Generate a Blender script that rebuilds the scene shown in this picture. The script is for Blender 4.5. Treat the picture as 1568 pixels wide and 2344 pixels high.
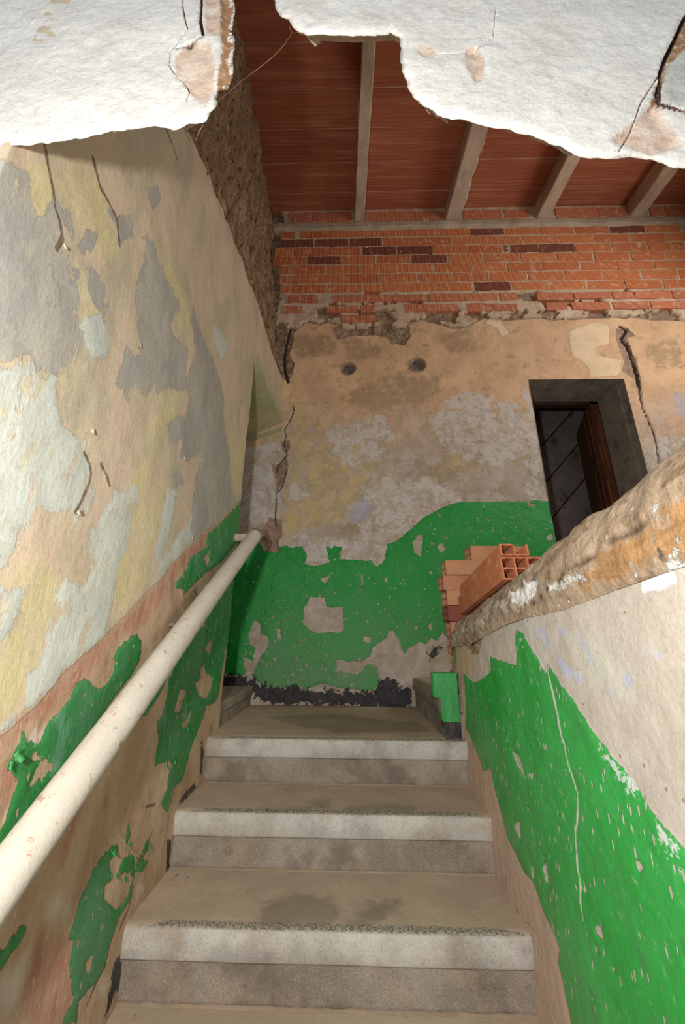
import bpy, bmesh, math, random
import numpy as np
from mathutils import Vector, Matrix
from mathutils.geometry import delaunay_2d_cdt
random.seed(7); RNG = np.random.RandomState(7)
for o in list(bpy.data.objects): bpy.data.objects.remove(o, do_unlink=True)
SC = bpy.context.scene
COL = SC.collection

# ------------------------------------------------------------------ camera
F, YAW, PITCH, ROLL = 883.0, -.0244, .312, .0074
CX, CY, W, H = 784.0, 1172.0, 1568, 2344
def cam_axes():
    cy, sy, cp, sp = math.cos(YAW), math.sin(YAW), math.cos(PITCH), math.sin(PITCH)
    f = np.array([sy*cp, cy*cp, sp]); r = np.array([cy, -sy, 0.]); u = np.cross(r, f)
    c, s = math.cos(ROLL), math.sin(ROLL)
    return r*c+u*s, -r*s+u*c, f
AR, AU, AF = cam_axes()
cd = bpy.data.cameras.new('camera'); cam = bpy.data.objects.new('camera', cd); COL.objects.link(cam)
cam.matrix_world = Matrix(((AR[0], AU[0], -AF[0], 0), (AR[1], AU[1], -AF[1], 0), (AR[2], AU[2], -AF[2], 0), (0, 0, 0, 1)))
cd.sensor_fit = 'VERTICAL'; cd.sensor_height = 36.0; cd.lens = F/H*36.0
cd.clip_start = .02; cd.clip_end = 60
cd.dof.use_dof = True; cd.dof.focus_distance = 1.9; cd.dof.aperture_fstop = 7.0
SC.camera = cam
SC.view_settings.view_transform = 'Standard'; SC.view_settings.look = 'None'
SC.view_settings.gamma = 1; SC.view_settings.use_curve_mapping = False
SC.view_settings.exposure = 0.0

# ------------------------------------------------------------------ light
world = bpy.data.worlds.new('world'); SC.world = world; world.use_nodes = True
bg = world.node_tree.nodes['Background']; bg.inputs[0].default_value = (.86, .93, 1, 1); bg.inputs[1].default_value = .42
def area(name, loc, target, sx, sy, power, col):
    l = bpy.data.lights.new(name, 'AREA'); l.shape = 'RECTANGLE'; l.size = sx; l.size_y = sy
    l.energy = power; l.color = col
    o = bpy.data.objects.new(name, l); COL.objects.link(o); o.location = loc
    o.rotation_euler = (Vector(target)-Vector(loc)).to_track_quat('-Z', 'Y').to_euler()
    return o
fl_ = bpy.data.lights.new('flash_light', 'POINT'); fl_.energy = 84; fl_.color = (1, .96, .9); fl_.shadow_soft_size = .035
fo_ = bpy.data.objects.new('flash_light', fl_); COL.objects.link(fo_); fo_.location = (-.22, -.10, .12)
area('upper_room_fill', (3.1, 1.3, 2.3), (.3, 2.3, 1.6), 1.0, 1.4, 40, (1, .95, .88))  # added fill lamp for the upper room, where an unseen window is assumed
area('doorway_daylight', (-.35, -1.5, .9), (0, 2.5, .6), 1.6, 1.6, 8, (.93, .97, 1))

# ------------------------------------------------------------------ geometry helpers
def ray(x, y): return AF + AR*(x-CX)/F - AU*(y-CY)/F
def hit(p, ax, v):
    d = ray(*p); return d*(v/d[ax])
def proj(P):
    z = P@AF
    return CX+F*(P@AR)/z, CY-F*(P@AU)/z, z
def zz(ox, oy, s, pts): return [(ox+x/s, oy+y/s) for x, y in pts]

def lat(n, seed):
    return np.random.RandomState(seed).rand(n, n)
def vnoise(x, y, seed=0):
    L = lat(64, seed); xi = np.floor(x).astype(int); yi = np.floor(y).astype(int)
    fx = x-xi; fy = y-yi; fx = fx*fx*(3-2*fx); fy = fy*fy*(3-2*fy)
    a = L[xi % 64, yi % 64]; b = L[(xi+1) % 64, yi % 64]; c = L[xi % 64, (yi+1) % 64]; d = L[(xi+1) % 64, (yi+1) % 64]
    return (a*(1-fx)+b*fx)*(1-fy)+(c*(1-fx)+d*fx)*fy
def fbm(x, y, scale, octv=4, seed=0, rough=.5):
    t = 0; a = 1; tot = 0
    for k in range(octv):
        t = t+a*vnoise(x*scale+13.7*k, y*scale+5.1*k, seed+k); tot += a; a *= rough; scale *= 2.03
    return t/tot-.5
def seg_dist(P, A, B):
    d = B-A; L = max(d@d, 1e-12)
    t = np.clip(((P-A)@d)/L, 0, 1)
    q = P-(A+t[:, None]*d)
    return np.hypot(q[:, 0], q[:, 1])
def poly_sdf(P, poly):
    poly = np.array(poly, float); n = len(poly)
    D = np.full(len(P), 1e3); ins = np.zeros(len(P), bool)
    for i in range(n):
        A = poly[i]; B = poly[(i+1) % n]
        D = np.minimum(D, seg_dist(P, A, B))
        c = (A[1] > P[:, 1]) != (B[1] > P[:, 1])
        with np.errstate(divide='ignore', invalid='ignore'):
            xx = (B[0]-A[0])*(P[:, 1]-A[1])/(B[1]-A[1]+1e-15)+A[0]
        ins ^= c & (P[:, 0] < xx)
    return np.where(ins, -D, D)
def polys(P, L):
    D = np.full(len(P), 1.0)
    for p in L:
        q = np.array(p, float); m = .12
        lo = q.min(0)-m; hi = q.max(0)+m
        k = (P[:, 0] > lo[0]) & (P[:, 0] < hi[0]) & (P[:, 1] > lo[1]) & (P[:, 1] < hi[1])
        if k.any(): D[k] = np.minimum(D[k], poly_sdf(P[k], p))
    return D
def lines(P, L, w):
    D = np.full(len(P), 1.0)
    for k, p in enumerate(L):
        q = np.array(p, float); ww = w[k] if isinstance(w, (list, tuple)) else w
        for i in range(len(q)-1): D = np.minimum(D, seg_dist(P, q[i], q[i+1])-ww)
    return D

def link(name, me, mat, parent=None, **kw):
    if mat is not None: me.materials.append(mat)
    o = bpy.data.objects.new(name, me); COL.objects.link(o)
    if parent is not None: o.parent = parent
    for k, v in kw.items(): o[k] = v
    return o
def np_mesh(name, V, faces, attrs=None, smooth=True):
    me = bpy.data.meshes.new(name)
    faces = np.asarray(faces); n = faces.shape[1]
    me.vertices.add(len(V)); me.vertices.foreach_set('co', np.asarray(V, np.float32).ravel())
    me.loops.add(faces.size); me.loops.foreach_set('vertex_index', faces.astype(np.int32).ravel())
    me.polygons.add(len(faces)); me.polygons.foreach_set('loop_start', np.arange(0, faces.size, n, dtype=np.int32))
    me.polygons.foreach_set('loop_total', np.full(len(faces), n, np.int32))
    me.polygons.foreach_set('use_smooth', np.full(len(faces), smooth, bool))
    me.update(calc_edges=True)
    for k, a in (attrs or {}).items():
        at = me.attributes.new(k, 'FLOAT', 'POINT'); at.data.foreach_set('value', np.asarray(a, np.float32))
    return me
def grid_mesh(name, us, vs, fn, keep=None, skirt=None, flip=False):
    """fn(U,V)->(xyz Nx3, attrs). keep(uc,vc)->bool per cell. skirt: vector extruded from open borders"""
    U, Vv = np.meshgrid(us, vs, indexing='ij'); nu, nv = U.shape
    xyz, attrs = fn(U.ravel(), Vv.ravel())
    idx = np.arange(nu*nv).reshape(nu, nv)
    q = np.stack([idx[:-1, :-1], idx[1:, :-1], idx[1:, 1:], idx[:-1, 1:]], -1).reshape(-1, 4)
    if keep is not None:
        uc = ((U[:-1, :-1]+U[1:, 1:])/2).ravel(); vc = ((Vv[:-1, :-1]+Vv[1:, 1:])/2).ravel()
        q = q[keep(uc, vc)]
    if flip: q = q[:, ::-1]
    if skirt is not None:
        e = np.concatenate([q[:, [0, 1]], q[:, [1, 2]], q[:, [2, 3]], q[:, [3, 0]]])
        key = np.sort(e, 1); key = key[:, 0].astype(np.int64)*nu*nv+key[:, 1]
        _, inv, cnt = np.unique(key, return_inverse=True, return_counts=True)
        be = e[cnt[inv] == 1]
        bv = np.unique(be); mp = np.full(len(xyz), -1); mp[bv] = np.arange(len(bv))+len(xyz)
        sk = xyz[bv]+np.array(skirt)
        xyz = np.concatenate([xyz, sk]); attrs = {k: np.concatenate([a, a[bv]]) for k, a in attrs.items()}
        q = np.concatenate([q, np.stack([be[:, 1], be[:, 0], mp[be[:, 0]], mp[be[:, 1]]], -1)])
    used = np.unique(q); mp = np.zeros(len(xyz), int); mp[used] = np.arange(len(used))
    return np_mesh(name, xyz[used], mp[q], {k: a[used] for k, a in attrs.items()})
def bm_mesh(bm, name, smooth=False):
    me = bpy.data.meshes.new(name); bm.normal_update(); bm.to_mesh(me); bm.free()
    if smooth: me.polygons.foreach_set('use_smooth', [True]*len(me.polygons))
    return me
def box_bm(lo, hi, bev=0, bm=None, seg=1):
    nb = bmesh.new()
    bmesh.ops.create_cube(nb, size=1)
    for v in nb.verts:
        v.co = Vector([lo[i]+(v.co[i]+.5)*(hi[i]-lo[i]) for i in range(3)])
    if bev: bmesh.ops.bevel(nb, geom=nb.edges[:], offset=bev, segments=seg, affect='EDGES')
    if bm is None: return nb
    t = bpy.data.meshes.new('t'); nb.to_mesh(t); nb.free(); bm.from_mesh(t); bpy.data.meshes.remove(t)
    return bm
def box(name, lo, hi, mat, parent=None, bev=0, **kw):
    return link(name, bm_mesh(box_bm(lo, hi, bev), name), mat, parent, **kw)

# ------------------------------------------------------------------ materials
def srgb(r, g, b):
    f = lambda c: ((c/255+.055)/1.055)**2.4 if c > 10 else c/255/12.92
    return (f(r), f(g), f(b), 1)
class NT:
    def __init__(s, name, rough=.85, spec=.3):
        s.m = bpy.data.materials.new(name); s.m.use_nodes = True; s.t = s.m.node_tree
        s.b = s.t.nodes['Principled BSDF']; s.b.inputs['Roughness'].default_value = rough
        s.b.inputs['Specular IOR Level'].default_value = spec
        s.tc = s.n('ShaderNodeTexCoord').outputs['Object']; s._map = {}
    def n(s, t, **k):
        x = s.t.nodes.new(t)
        for a, v in k.items(): setattr(x, a, v)
        return x
    def L(s, a, b): s.t.links.new(a, b)
    def setin(s, inp, v):
        if isinstance(v, bpy.types.NodeSocket): s.L(v, inp)
        else: inp.default_value = v
    def mapped(s, st):
        if st is None: return s.tc
        if st not in s._map:
            m = s.n('ShaderNodeMapping'); s.L(s.tc, m.inputs['Vector']); m.inputs['Scale'].default_value = st[:3]
            if len(st) > 3: m.inputs['Rotation'].default_value = st[3:]
            s._map[st] = m.outputs[0]
        return s._map[st]
    def noise(s, scale, detail=5, rough=.6, dist=0, st=None):
        x = s.n('ShaderNodeTexNoise'); s.L(s.mapped(st), x.inputs['Vector'])
        x.inputs['Scale'].default_value = scale; x.inputs['Detail'].default_value = detail
        x.inputs['Roughness'].default_value = rough; x.inputs['Distortion'].default_value = dist
        return x.outputs['Fac']
    def voro(s, scale, st=None):
        x = s.n('ShaderNodeTexVoronoi'); s.L(s.mapped(st), x.inputs['Vector']); x.inputs['Scale'].default_value = scale
        return x.outputs['Distance']
    def math(s, op, a, b=0., c=None):
        x = s.n('ShaderNodeMath', operation=op); s.setin(x.inputs[0], a); s.setin(x.inputs[1], b)
        if c is not None: s.setin(x.inputs[2], c)
        return x.outputs[0]
    def step(s, v, lo, hi, a=0., b=1.):
        x = s.n('ShaderNodeMapRange', interpolation_type='SMOOTHSTEP')
        s.setin(x.inputs[0], v)
        x.inputs[1].default_value = lo; x.inputs[2].default_value = hi; x.inputs[3].default_value = a; x.inputs[4].default_value = b
        return x.outputs[0]
    def mix(s, f, a, b):
        x = s.n('ShaderNodeMix', data_type='RGBA'); s.setin(x.inputs[0], f); s.setin(x.inputs[6], a); s.setin(x.inputs[7], b)
        return x.outputs[2]
    def attr(s, name):
        return s.n('ShaderNodeAttribute', attribute_name=name).outputs['Fac']
    def tint(s, c1, c2, scale, st=None, lo=.35, hi=.65, detail=5):
        return s.mix(s.step(s.noise(scale, detail, st=st), lo, hi), c1, c2)
    def bump(s, h, dist=.01, strength=1., prev=None):
        x = s.n('ShaderNodeBump'); s.setin(x.inputs['Height'], h); x.inputs['Distance'].default_value = dist
        x.inputs['Strength'].default_value = strength
        if prev is not None: s.L(prev, x.inputs['Normal'])
        return x.outputs[0]
    def done(s, col, normal=None, rough=None):
        s.setin(s.b.inputs['Base Color'], col)
        if normal is not None: s.L(normal, s.b.inputs['Normal'])
        if rough is not None: s.setin(s.b.inputs['Roughness'], rough)
        return s.m
def layered(name, basefn, layers, fine=.0012, finescale=60, rough=.85, relief=None, st=None):
    """layers: dict(a=attr, c=(c1,c2), cs=colour scale, amp, ns, soft, h=height m, chips=(n_thr, v_thr), rough)"""
    n = NT(name, rough); col = basefn(n); h = 0.; ro = rough
    for l in layers:
        nz = n.math('SUBTRACT', n.noise(l.get('ns', 22), 8, .72, .3, st=l.get('st', st)), .5)
        d = n.math('MULTIPLY_ADD', nz, l.get('amp', .03)*2.4, n.attr(l['a']))
        so = l.get('soft', .0015); f = n.step(d, -so, so, 1., 0.)
        if 'opac' in l: f = n.math('MULTIPLY', f, l['opac'])
        if 'brk' in l: f = n.math('MULTIPLY', f, n.step(n.noise(l['brk'][0], 8, .72, .4, st=l.get('st', st)), l['brk'][1], l['brk'][2], 1., l['brk'][3]))
        if 'chips' in l:
            t1, t2, cs, vs, cst = l['chips']
            cn = n.noise(cs, 6, .68, .2, st=cst)
            if 'wear' in l: cn = n.math('MULTIPLY_ADD', n.attr(l['wear']), .13, cn)
            c1 = n.step(cn, t1, t1+.012)
            c2 = n.step(n.voro(vs, st=cst), t2*.8, t2, 1., 0.)
            f = n.math('MULTIPLY', f, n.math('SUBTRACT', 1., n.math('MAXIMUM', c1, c2)))
        c = n.tint(l['c'][0], l['c'][1], l.get('cs', 6), st=l.get('cst', st))
        if 'wear' in l: c = n.mix(n.math('MULTIPLY', n.attr(l['wear']), n.step(n.noise(3, 5), .3, .7, .5, .95)), c, srgb(112, 144, 104))
        if 'c3' in l: c = n.mix(n.step(n.noise(l.get('cs', 6)*3.1, 5, st=l.get('cst', st)), .55, .7), c, l['c3'])
        col = n.mix(f, col, c)
        if l.get('h', 0): h = n.math('MULTIPLY_ADD', f, l['h'], h)
        if 'rough' in l: ro = n.math('ADD', n.math('MULTIPLY', f, l['rough']), n.math('MULTIPLY', n.math('SUBTRACT', 1., f), ro))
    h = n.math('MULTIPLY_ADD', n.noise(finescale, 6, .7, st=st), fine*3, h)
    col = n.mix(n.math('MULTIPLY', n.step(n.noise(130, 4, .7), .45, .7), .16), col, (.10, .085, .07, 1))
    col = n.mix(n.math('MULTIPLY', n.step(n.noise(31, 7, .75, .3), .52, .72), .22), col, (.16, .13, .10, 1))
    col = n.mix(n.math('MULTIPLY', n.step(n.noise(44, 7, .75, .3, st=(1.3, 1.1, 1.2)), .56, .72), .25), col, (.74, .70, .64, 1))
    if relief: h = n.math('MULTIPLY_ADD', n.noise(relief[0], 3, .5, .4, st=st), relief[1], h)
    nb = n.bump(h, 1.0, .9)
    return n.done(col, nb, ro)
def simple(name, c1, c2, scale, bump=.001, bs=40, rough=.85, st=None, c3=None, s3=8, lo=.35, hi=.65, spec=.3, speck=None):
    n = NT(name, rough, spec); col = n.tint(c1, c2, scale, st, lo, hi)
    if c3: col = n.mix(n.step(n.noise(s3, 5, .65, st=st), .5, .68), col, c3)
    if speck:
        for sc, thr, c in speck: col = n.mix(n.step(n.voro(sc), thr*.7, thr, 1., 0.), col, c)
    return n.done(col, n.bump(n.noise(bs, 6, .7, st=st), bump*3, 1.))

XL, XR, YB = -.62, .48, 2.70
ZLAND, RISE, TREAD, YNOSE = -.418, .173, .26, 1.87
def bend(Y): return XL+np.clip(Y-2.03, 0, None)*.085

# ================================================================== LEFT WALL
def LW(pts):       # photo px -> (Y,Z) on left wall surface
    out = []
    for p in pts:
        X = XL
        for _ in range(3):
            P = hit(p, 0, X); X = float(bend(P[1]))
        out.append((P[1], P[2]))
    return out
a3 = lambda pts: LW(zz(0, 586, 2, pts)); a1 = lambda pts: LW(zz(0, 0, 2, pts))
b3 = lambda pts: LW(zz(0, 1100, 2.613, pts)); b4 = lambda pts: LW(zz(0, 1650, 3.136, pts)); b2 = lambda pts: LW(zz(400, 1200, 3.92, pts))
b5 = lambda pts: LW(zz(250, 1600, 2.613, pts))
grey = [a3([(675,0),(715,0),(745,70),(760,110),(790,150),(810,200),(812,235),(800,280),(780,310),(800,360),(835,400),(855,430),(850,500),(850,540),(870,520),(885,560),(890,620),(905,600),(920,660),(940,700),(945,750),(920,740),(905,700),(885,680),(860,620),(840,600),(820,620),(800,600),(770,600),(735,620),(725,640),(715,590),(690,620),(660,625),(625,590),(610,610),(600,670),(580,640),(560,600),(555,565),(565,540),(570,480),(575,440),(590,405),(615,440),(640,470),(650,440),(640,400),(630,330),(628,250),(635,130),(645,70),(665,30)]),
 a3([(885,235),(900,290),(930,350),(960,430),(990,500),(1010,570),(1028,650),(1025,720),(1045,850),(1060,950),(1060,1050),(1090,1130),(1090,1190),(1000,1300),(900,1330),(870,1250),(880,1172),(890,1050),(900,1000),(930,930),(900,900),(860,950),(820,920),(830,830),(780,840),(770,800),(790,760),(850,720),(870,640),(850,560),(870,500),(885,430),(880,350),(870,290)]),
 a3([(430,60),(470,90),(500,160),(500,220),(480,300),(455,250),(430,180),(410,120)]),
 a3([(20,0),(200,-60),(330,0),(370,80),(340,100),(390,200),(350,250),(380,330),(400,400),(350,480),(330,530),(290,500),(270,550),(245,510),(180,520),(150,450),(100,460),(60,500),(-40,490),(-40,0)]),
 a1([(-40,740),(60,760),(150,800),(190,1000),(260,900),(290,1050),(270,1172),(200,1250),(-40,1250)]),
 a1([(290,960),(340,980),(355,1040),(330,1060),(290,1000)]), a1([(380,1130),(430,1040),(460,1080),(455,1140)]),
 a1([(500,930),(545,980),(600,1000),(610,1070),(560,1130),(540,1050),(510,980)]), a1([(660,1060),(700,1100),(715,1240),(660,1180)]),
 a1([(670,870),(700,850),(735,890),(735,920),(690,960)]), a3([(760,760),(830,740),(830,830),(790,850)]), a3([(800,1000),(830,1000),(840,1050),(800,1060)])]
pale = [a3([(-40,500),(60,500),(150,450),(180,520),(280,560),(280,640),(300,780),(400,860),(400,950),(440,1060),(430,1172),(-40,1172)]),
 b3([(-60,-60),(240,-60),(230,120),(150,300),(60,500),(-60,560)]),
 b3([(610,240),(700,80),(820,30),(830,110),(780,260),(770,400),(720,490),(700,650),(690,760),(640,930),(560,1010),(400,1140),(330,1230),(240,1350),(130,1400),(60,1490),(-40,1560),(-40,1500),(130,1380),(200,1180),(270,1130),(300,950),(360,800),(360,650),(400,560),(450,620),(520,640),(560,560),(550,400),(560,330)]),
 b3([(20,660),(160,660),(150,800),(100,900),(20,960)]), b3([(480,0),(560,0),(520,150),(470,300),(450,200)]),
 a3([(230,80),(330,110),(290,240),(200,220)]), a3([(400,260),(500,300),(520,470),(430,470),(380,350)]), a3([(980,310),(1050,400),(1020,480),(980,400)]),
 b3([(960,240),(1000,60),(1060,60),(1020,300),(960,500),(930,480)]), b3([(1060,350),(1180,150),(1250,200),(1150,360),(1050,480),(960,560),(930,530)])]
ochre = [a3([(760,100),(800,280),(850,400),(860,540),(885,430),(870,300),(830,150),(760,0),(720,-60),(700,-60)]), a3([(40,620),(70,600),(200,500),(300,560),(270,720),(250,650),(180,560)]),
 a3([(870,600),(945,740),(960,900),(920,960),(1000,760),(900,560)]), a3([(735,640),(800,600),(830,640),(790,760),(760,820),(700,900),(640,1172),(560,1172),(650,900),(690,760)]),
 b3([(700,640),(720,490),(780,260),(830,110),(900,50),(1000,0),(960,200),(930,400),(880,600),(780,740),(700,820),(690,700)]),
 a1([(150,750),(240,780),(250,900),(200,1010),(160,900)]), a1([(260,830),(420,800),(500,920),(560,1172),(420,1172),(350,960)]), b3([(60,560),(250,480),(400,640),(330,820),(260,1100),(130,1380),(-40,1480),(-40,960),(160,860)]),
 a3([(380,60),(440,180),(480,300),(500,420),(420,470),(390,300),(360,150)]), a3([(1040,780),(1150,880),(1080,1100),(1050,900)])]
low_line = [(1600,20),(1425,135),(1290,250),(1180,350),(1040,490),(960,590),(860,690),(700,870),(600,960),(420,1130),(240,1340),(60,1500),(-60,1590)]
lower = [b3([(1800,-100)]+low_line+[(-60,3600),(1800,3600)])]
lw_green = [b3([(1445,120),(1370,200),(1240,325),(1230,400),(1130,470),(1110,540),(1055,610),(1050,640),(1100,650),(1090,690),(1190,600),(1230,560),(1330,480),(1445,330)]),
 b3([(820,910),(850,970),(840,1080),(780,1190),(560,1500),(400,1700),(200,1960),(100,2120),(-40,2250),(-40,2180),(80,1930),(130,1800),(60,1720),(120,1600),(150,1500),(190,1570),(260,1560),(300,1450),(420,1330),(500,1200),(560,1180),(600,1250),(650,1200),(700,1130),(690,1070),(720,1000)]),
 b3([(1390,560),(1440,540),(1330,1150),(1310,1270),(1290,1330),(1200,1360),(1150,1390),(1130,1480),(1060,1560),(1050,1700),(960,1660),(940,1480),(1000,1290),(1010,1180),(1060,1150),(1090,960),(1180,870),(1230,880),(1250,700),(1290,640)]),
 b3([(990,1130),(1000,1180),(960,1270),(880,1400),(830,1440),(860,1380),(950,1200)]),
 b4([(1130,0),(1230,0),(1400,0),(1410,110),(1370,230),(1350,300),(1320,420),(1260,470),(1240,560),(1210,660),(1150,600),(1190,490),(1200,380),(1260,290),(1250,240),(1200,180),(1190,300),(1110,320),(1140,130)]),
 b4([(930,740),(940,820),(915,890),(905,830)]), b4([(1060,850),(1085,860),(1070,930),(1020,1000),(1030,930)]),
 b4([(780,930),(850,880),(860,920),(820,980),(790,1010),(820,1130),(760,1180),(750,1280),(830,1350),(900,1310),(960,1130),(940,1080),(880,1100),(850,1080),(890,1000),(960,950),(975,1000),(970,1130),(940,1300),(870,1400),(800,1600),(760,1760),(690,1880),(620,1950),(560,2010),(550,2176),(450,2176),(500,2070),(540,2000),(510,1830),(520,1700),(540,1580),(505,1560),(560,1400),(600,1260),(680,1080),(720,1000)]),
 b4([(180,1465),(205,1490),(150,1600),(80,1680),(30,1790),(-40,1820),(-40,1690),(60,1620),(130,1520)]), b4([(1080,1000),(1030,1090),(980,1080),(1000,1010)]),
 b2([(-20,1020),(80,1000),(140,960),(180,900),(250,920),(290,960),(340,900),(330,660),(420,560),(500,360),(530,340),(440,1160),(410,1380),(390,1560),(290,1600),(280,1680),(200,1900),(60,1960),(-20,1960),(-20,1700)])]
chipg = [b3([(1255,415),(1262,470),(1240,510),(1225,460)]), b2([(280,1260),(290,1330),(350,1370),(330,1480),(290,1570),(230,1550),(190,1430),(240,1380),(240,1290)]), b2([(330,1040),(350,1060),(330,1170),(280,1120)]),
 b2([(60,1470),(110,1500),(70,1640),(20,1700),(0,1680)]), b2([(150,1660),(140,1760),(90,1840),(70,1800),(120,1740)]), b4([(250,230),(320,240),(310,300),(260,290)]), b4([(290,320),(350,280),(410,330),(300,420),(240,480),(230,440)]), b4([(650,1700),(660,1780),(620,1800),(610,1740)]), b4([(690,1550),(710,1550),(700,1580)]),
 b3([(540,1180),(600,1100),(700,1060),(700,1140),(640,1230),(600,1250)])]
lw_black = [b4([(890,1640),(870,1700),(920,1790),(900,1880),(860,1990),(850,1900),(820,1990),(760,2130),(745,2130),(800,1930),(830,1750),(870,1690)]), b4([(1400,440),(1420,480),(1300,600),(1290,580)]), b4([(1450,120),(1465,220),(1450,410),(1440,380),(1445,250)]), b4([(1210,850),(1235,860),(1225,1080),(1200,1090)])]
lw_red = [b3([(0,1560)]+[(x, y+10) for x, y in reversed(low_line[1:-2])]+[(1290,350),(1050,560),(900,830),(820,900),(700,960),(560,1160),(300,1390),(150,1480),(0,1640)]), b4([(130,2040),(250,1720),(300,1500),(500,1560),(510,1830),(520,1990),(400,2176),(250,2176)]), b4([(60,300),(170,330),(160,430),(100,530),(20,700),(20,330)]), b4([(420,1000),(560,620),(640,560),(560,800),(450,1050)])]
lw_cream = [b4([(-40,1900),(200,1690),(200,1800),(160,1950),(130,2080),(-40,2150)]), b4([(380,1300),(500,1200),(520,1340),(480,1440),(370,1400)]), b4([(1000,1190),(1020,1150),(1030,1220),(990,1300)]), b4([(220,130),(330,60),(340,100),(280,170),(230,170)]), b4([(720,1850),(790,1900),(760,1960),(710,1960)])]
lw_crack = [a1([(215,640),(240,780),(265,900),(270,950),(290,1020),(300,1090),(270,1140)]), a1([(435,720),(470,860),(490,890),(545,1000),(560,1120)]), a3([(400,900),(425,960),(430,1010),(400,1090),(360,1172)]), a3([(470,950),(500,1010),(510,1050)]), a1([(745,570),(790,680),(810,740)]), a1([(850,570),(875,640)]),
  b4([(1110,600),(1040,620)]), b4([(970,1200),(940,1350),(870,1500)]), b4([(790,1600),(760,1770),(680,1920),(620,2060)]), b4([(1100,800),(1010,1000)])]
edge_px = [(400,200),(425,285),(455,340),(480,400),(500,450),(520,500),(545,560),(560,600),(575,650),(595,700),(612,760),(625,810),(640,850),(650,876)]
EDGE = np.array(LW(edge_px)); EDGE[:, 0] = np.minimum(EDGE[:, 0], YB)
EDGE = EDGE[np.concatenate([[True], np.diff(EDGE[:, 0]) > .01])]
EDGE[-1, 0] = YB
def edge_z(y): return np.interp(y, EDGE[:, 0], EDGE[:, 1])
DADO = np.array(b3(low_line))
def lw_fn(U, V):
    P = np.stack([U, V], 1); A = {}
    A['grey'] = polys(P, grey); A['pale'] = polys(P, pale); A['ochre'] = polys(P, ochre)
    A['lower'] = polys(P, lower); far = (U < .7) & (V < np.interp(U, DADO[::-1, 0], DADO[::-1, 1])); A['lower'][far] = np.minimum(A['lower'][far], -.1)
    g = polys(P, lw_green); c = polys(P, chipg); A['green'] = np.maximum(g, -c)
    A['black'] = polys(P, lw_black); A['red'] = polys(P, lw_red); A['cream'] = polys(P, lw_cream)
    A['crack'] = lines(P, lw_crack, .0042)
    X = bend(U) + fbm(U, V, 2.2, 4, 3)*.028 + fbm(U, V, 14, 4, 9)*.003
    X -= np.clip(-A['lower']*8, 0, 1)*.004
    X += np.clip(-A['green']*120, 0, 1)*.003
    X += np.clip(-A['pale']*60, 0, 1)*.0012
    X += np.clip((edge_z(U)-V < .05)*(.05-(edge_z(U)-V))/.05, 0, 1)*-.012
    return np.stack([X, U, V], 1), A
def lw_keep(u, v):
    ez = edge_z(u)+fbm(u, v, 9, 4, 21)*.10
    return (v < ez) & ((u < 2.03+fbm(v, u, 8, 3, 5)*.012) | (v > 1.66+fbm(u, v, 6, 2, 8)*.01))
def lw_base(n):
    c = n.tint(srgb(188,174,146), srgb(172,162,140), 5, st=(1,2.2,.7))
    c = n.mix(n.step(n.noise(3, 5, .6, st=(1,2,.8)), .42, .6), c, srgb(196,176,152))
    return n.mix(n.step(n.noise(17, 5, .65, st=(1,2.5,.6)), .58, .66), c, srgb(184,178,156))
ST = (1, 1.8, .7)
M_left = layered('peeling_stair_plaster', lw_base, [
    dict(a='ochre', c=(srgb(192,180,132), srgb(198,188,148)), cs=9, amp=.06, ns=13, soft=.02, h=.0002, opac=.8, brk=(9, .5, .62, .35)),
    dict(a='pale', c=(srgb(190,194,184), srgb(180,184,176)), c3=srgb(184,178,150), cs=7, amp=.05, ns=13, soft=.003, h=.0008, brk=(11, .56, .62, .25)),
    dict(a='grey', c=(srgb(152,149,142), srgb(166,162,150)), c3=srgb(172,166,148), cs=5, amp=.045, ns=15, soft=.002, h=-.0008, brk=(8, .6, .66, .2)),
    dict(a='lower', c=(srgb(190,166,138), srgb(170,142,112)), c3=srgb(152,128,96), cs=5, amp=.006, ns=20, soft=.001, h=-.002, st=None),
    dict(a='red', c=(srgb(166,118,96), srgb(184,146,122)), c3=srgb(196,164,146), cs=14, amp=.03, ns=30, soft=.02),
    dict(a='cream', c=(srgb(206,192,178), srgb(196,178,160)), cs=14, amp=.03, ns=30, soft=.02),
    dict(a='green', c=(srgb(44,128,62), srgb(74,132,88)), c3=srgb(92,146,112), cs=4, amp=.016, ns=30, soft=.001, h=.0022, rough=.5, chips=(.67, .16, 26, 26, (1,1.9,.7))),
    dict(a='black', c=(srgb(52,50,54), srgb(80,74,72)), cs=20, amp=.03, ns=50, soft=.002),
    dict(a='crack', c=(srgb(112,94,76), srgb(128,110,90)), cs=30, amp=.006, ns=24, soft=.002, h=-.003)],
    fine=.0007, finescale=40, relief=(9, .002), st=(1, 1.7, .7))
us = np.concatenate([np.arange(.452, 2.06, .006), np.arange(2.06, YB+.001, .01)]); vs = np.arange(-1.32, 2.45, .006)
me = grid_mesh('wall_left', us, vs, lw_fn, lw_keep, skirt=(-.045, 0, 0), flip=False)
wall_left = link('wall_left', me, M_left, kind='structure')
M_core = simple('adobe_core', srgb(150,128,104), srgb(120,98,76), 9, .004, 20, c3=srgb(90,70,52))
box('masonry_core', (-.95, .46, -1.32), (-.672, 2.02, 1.60), M_core, wall_left)
box('lintel_core', (-.95, .46, 1.78), (-.672, YB, 2.02), M_core, wall_left)
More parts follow.
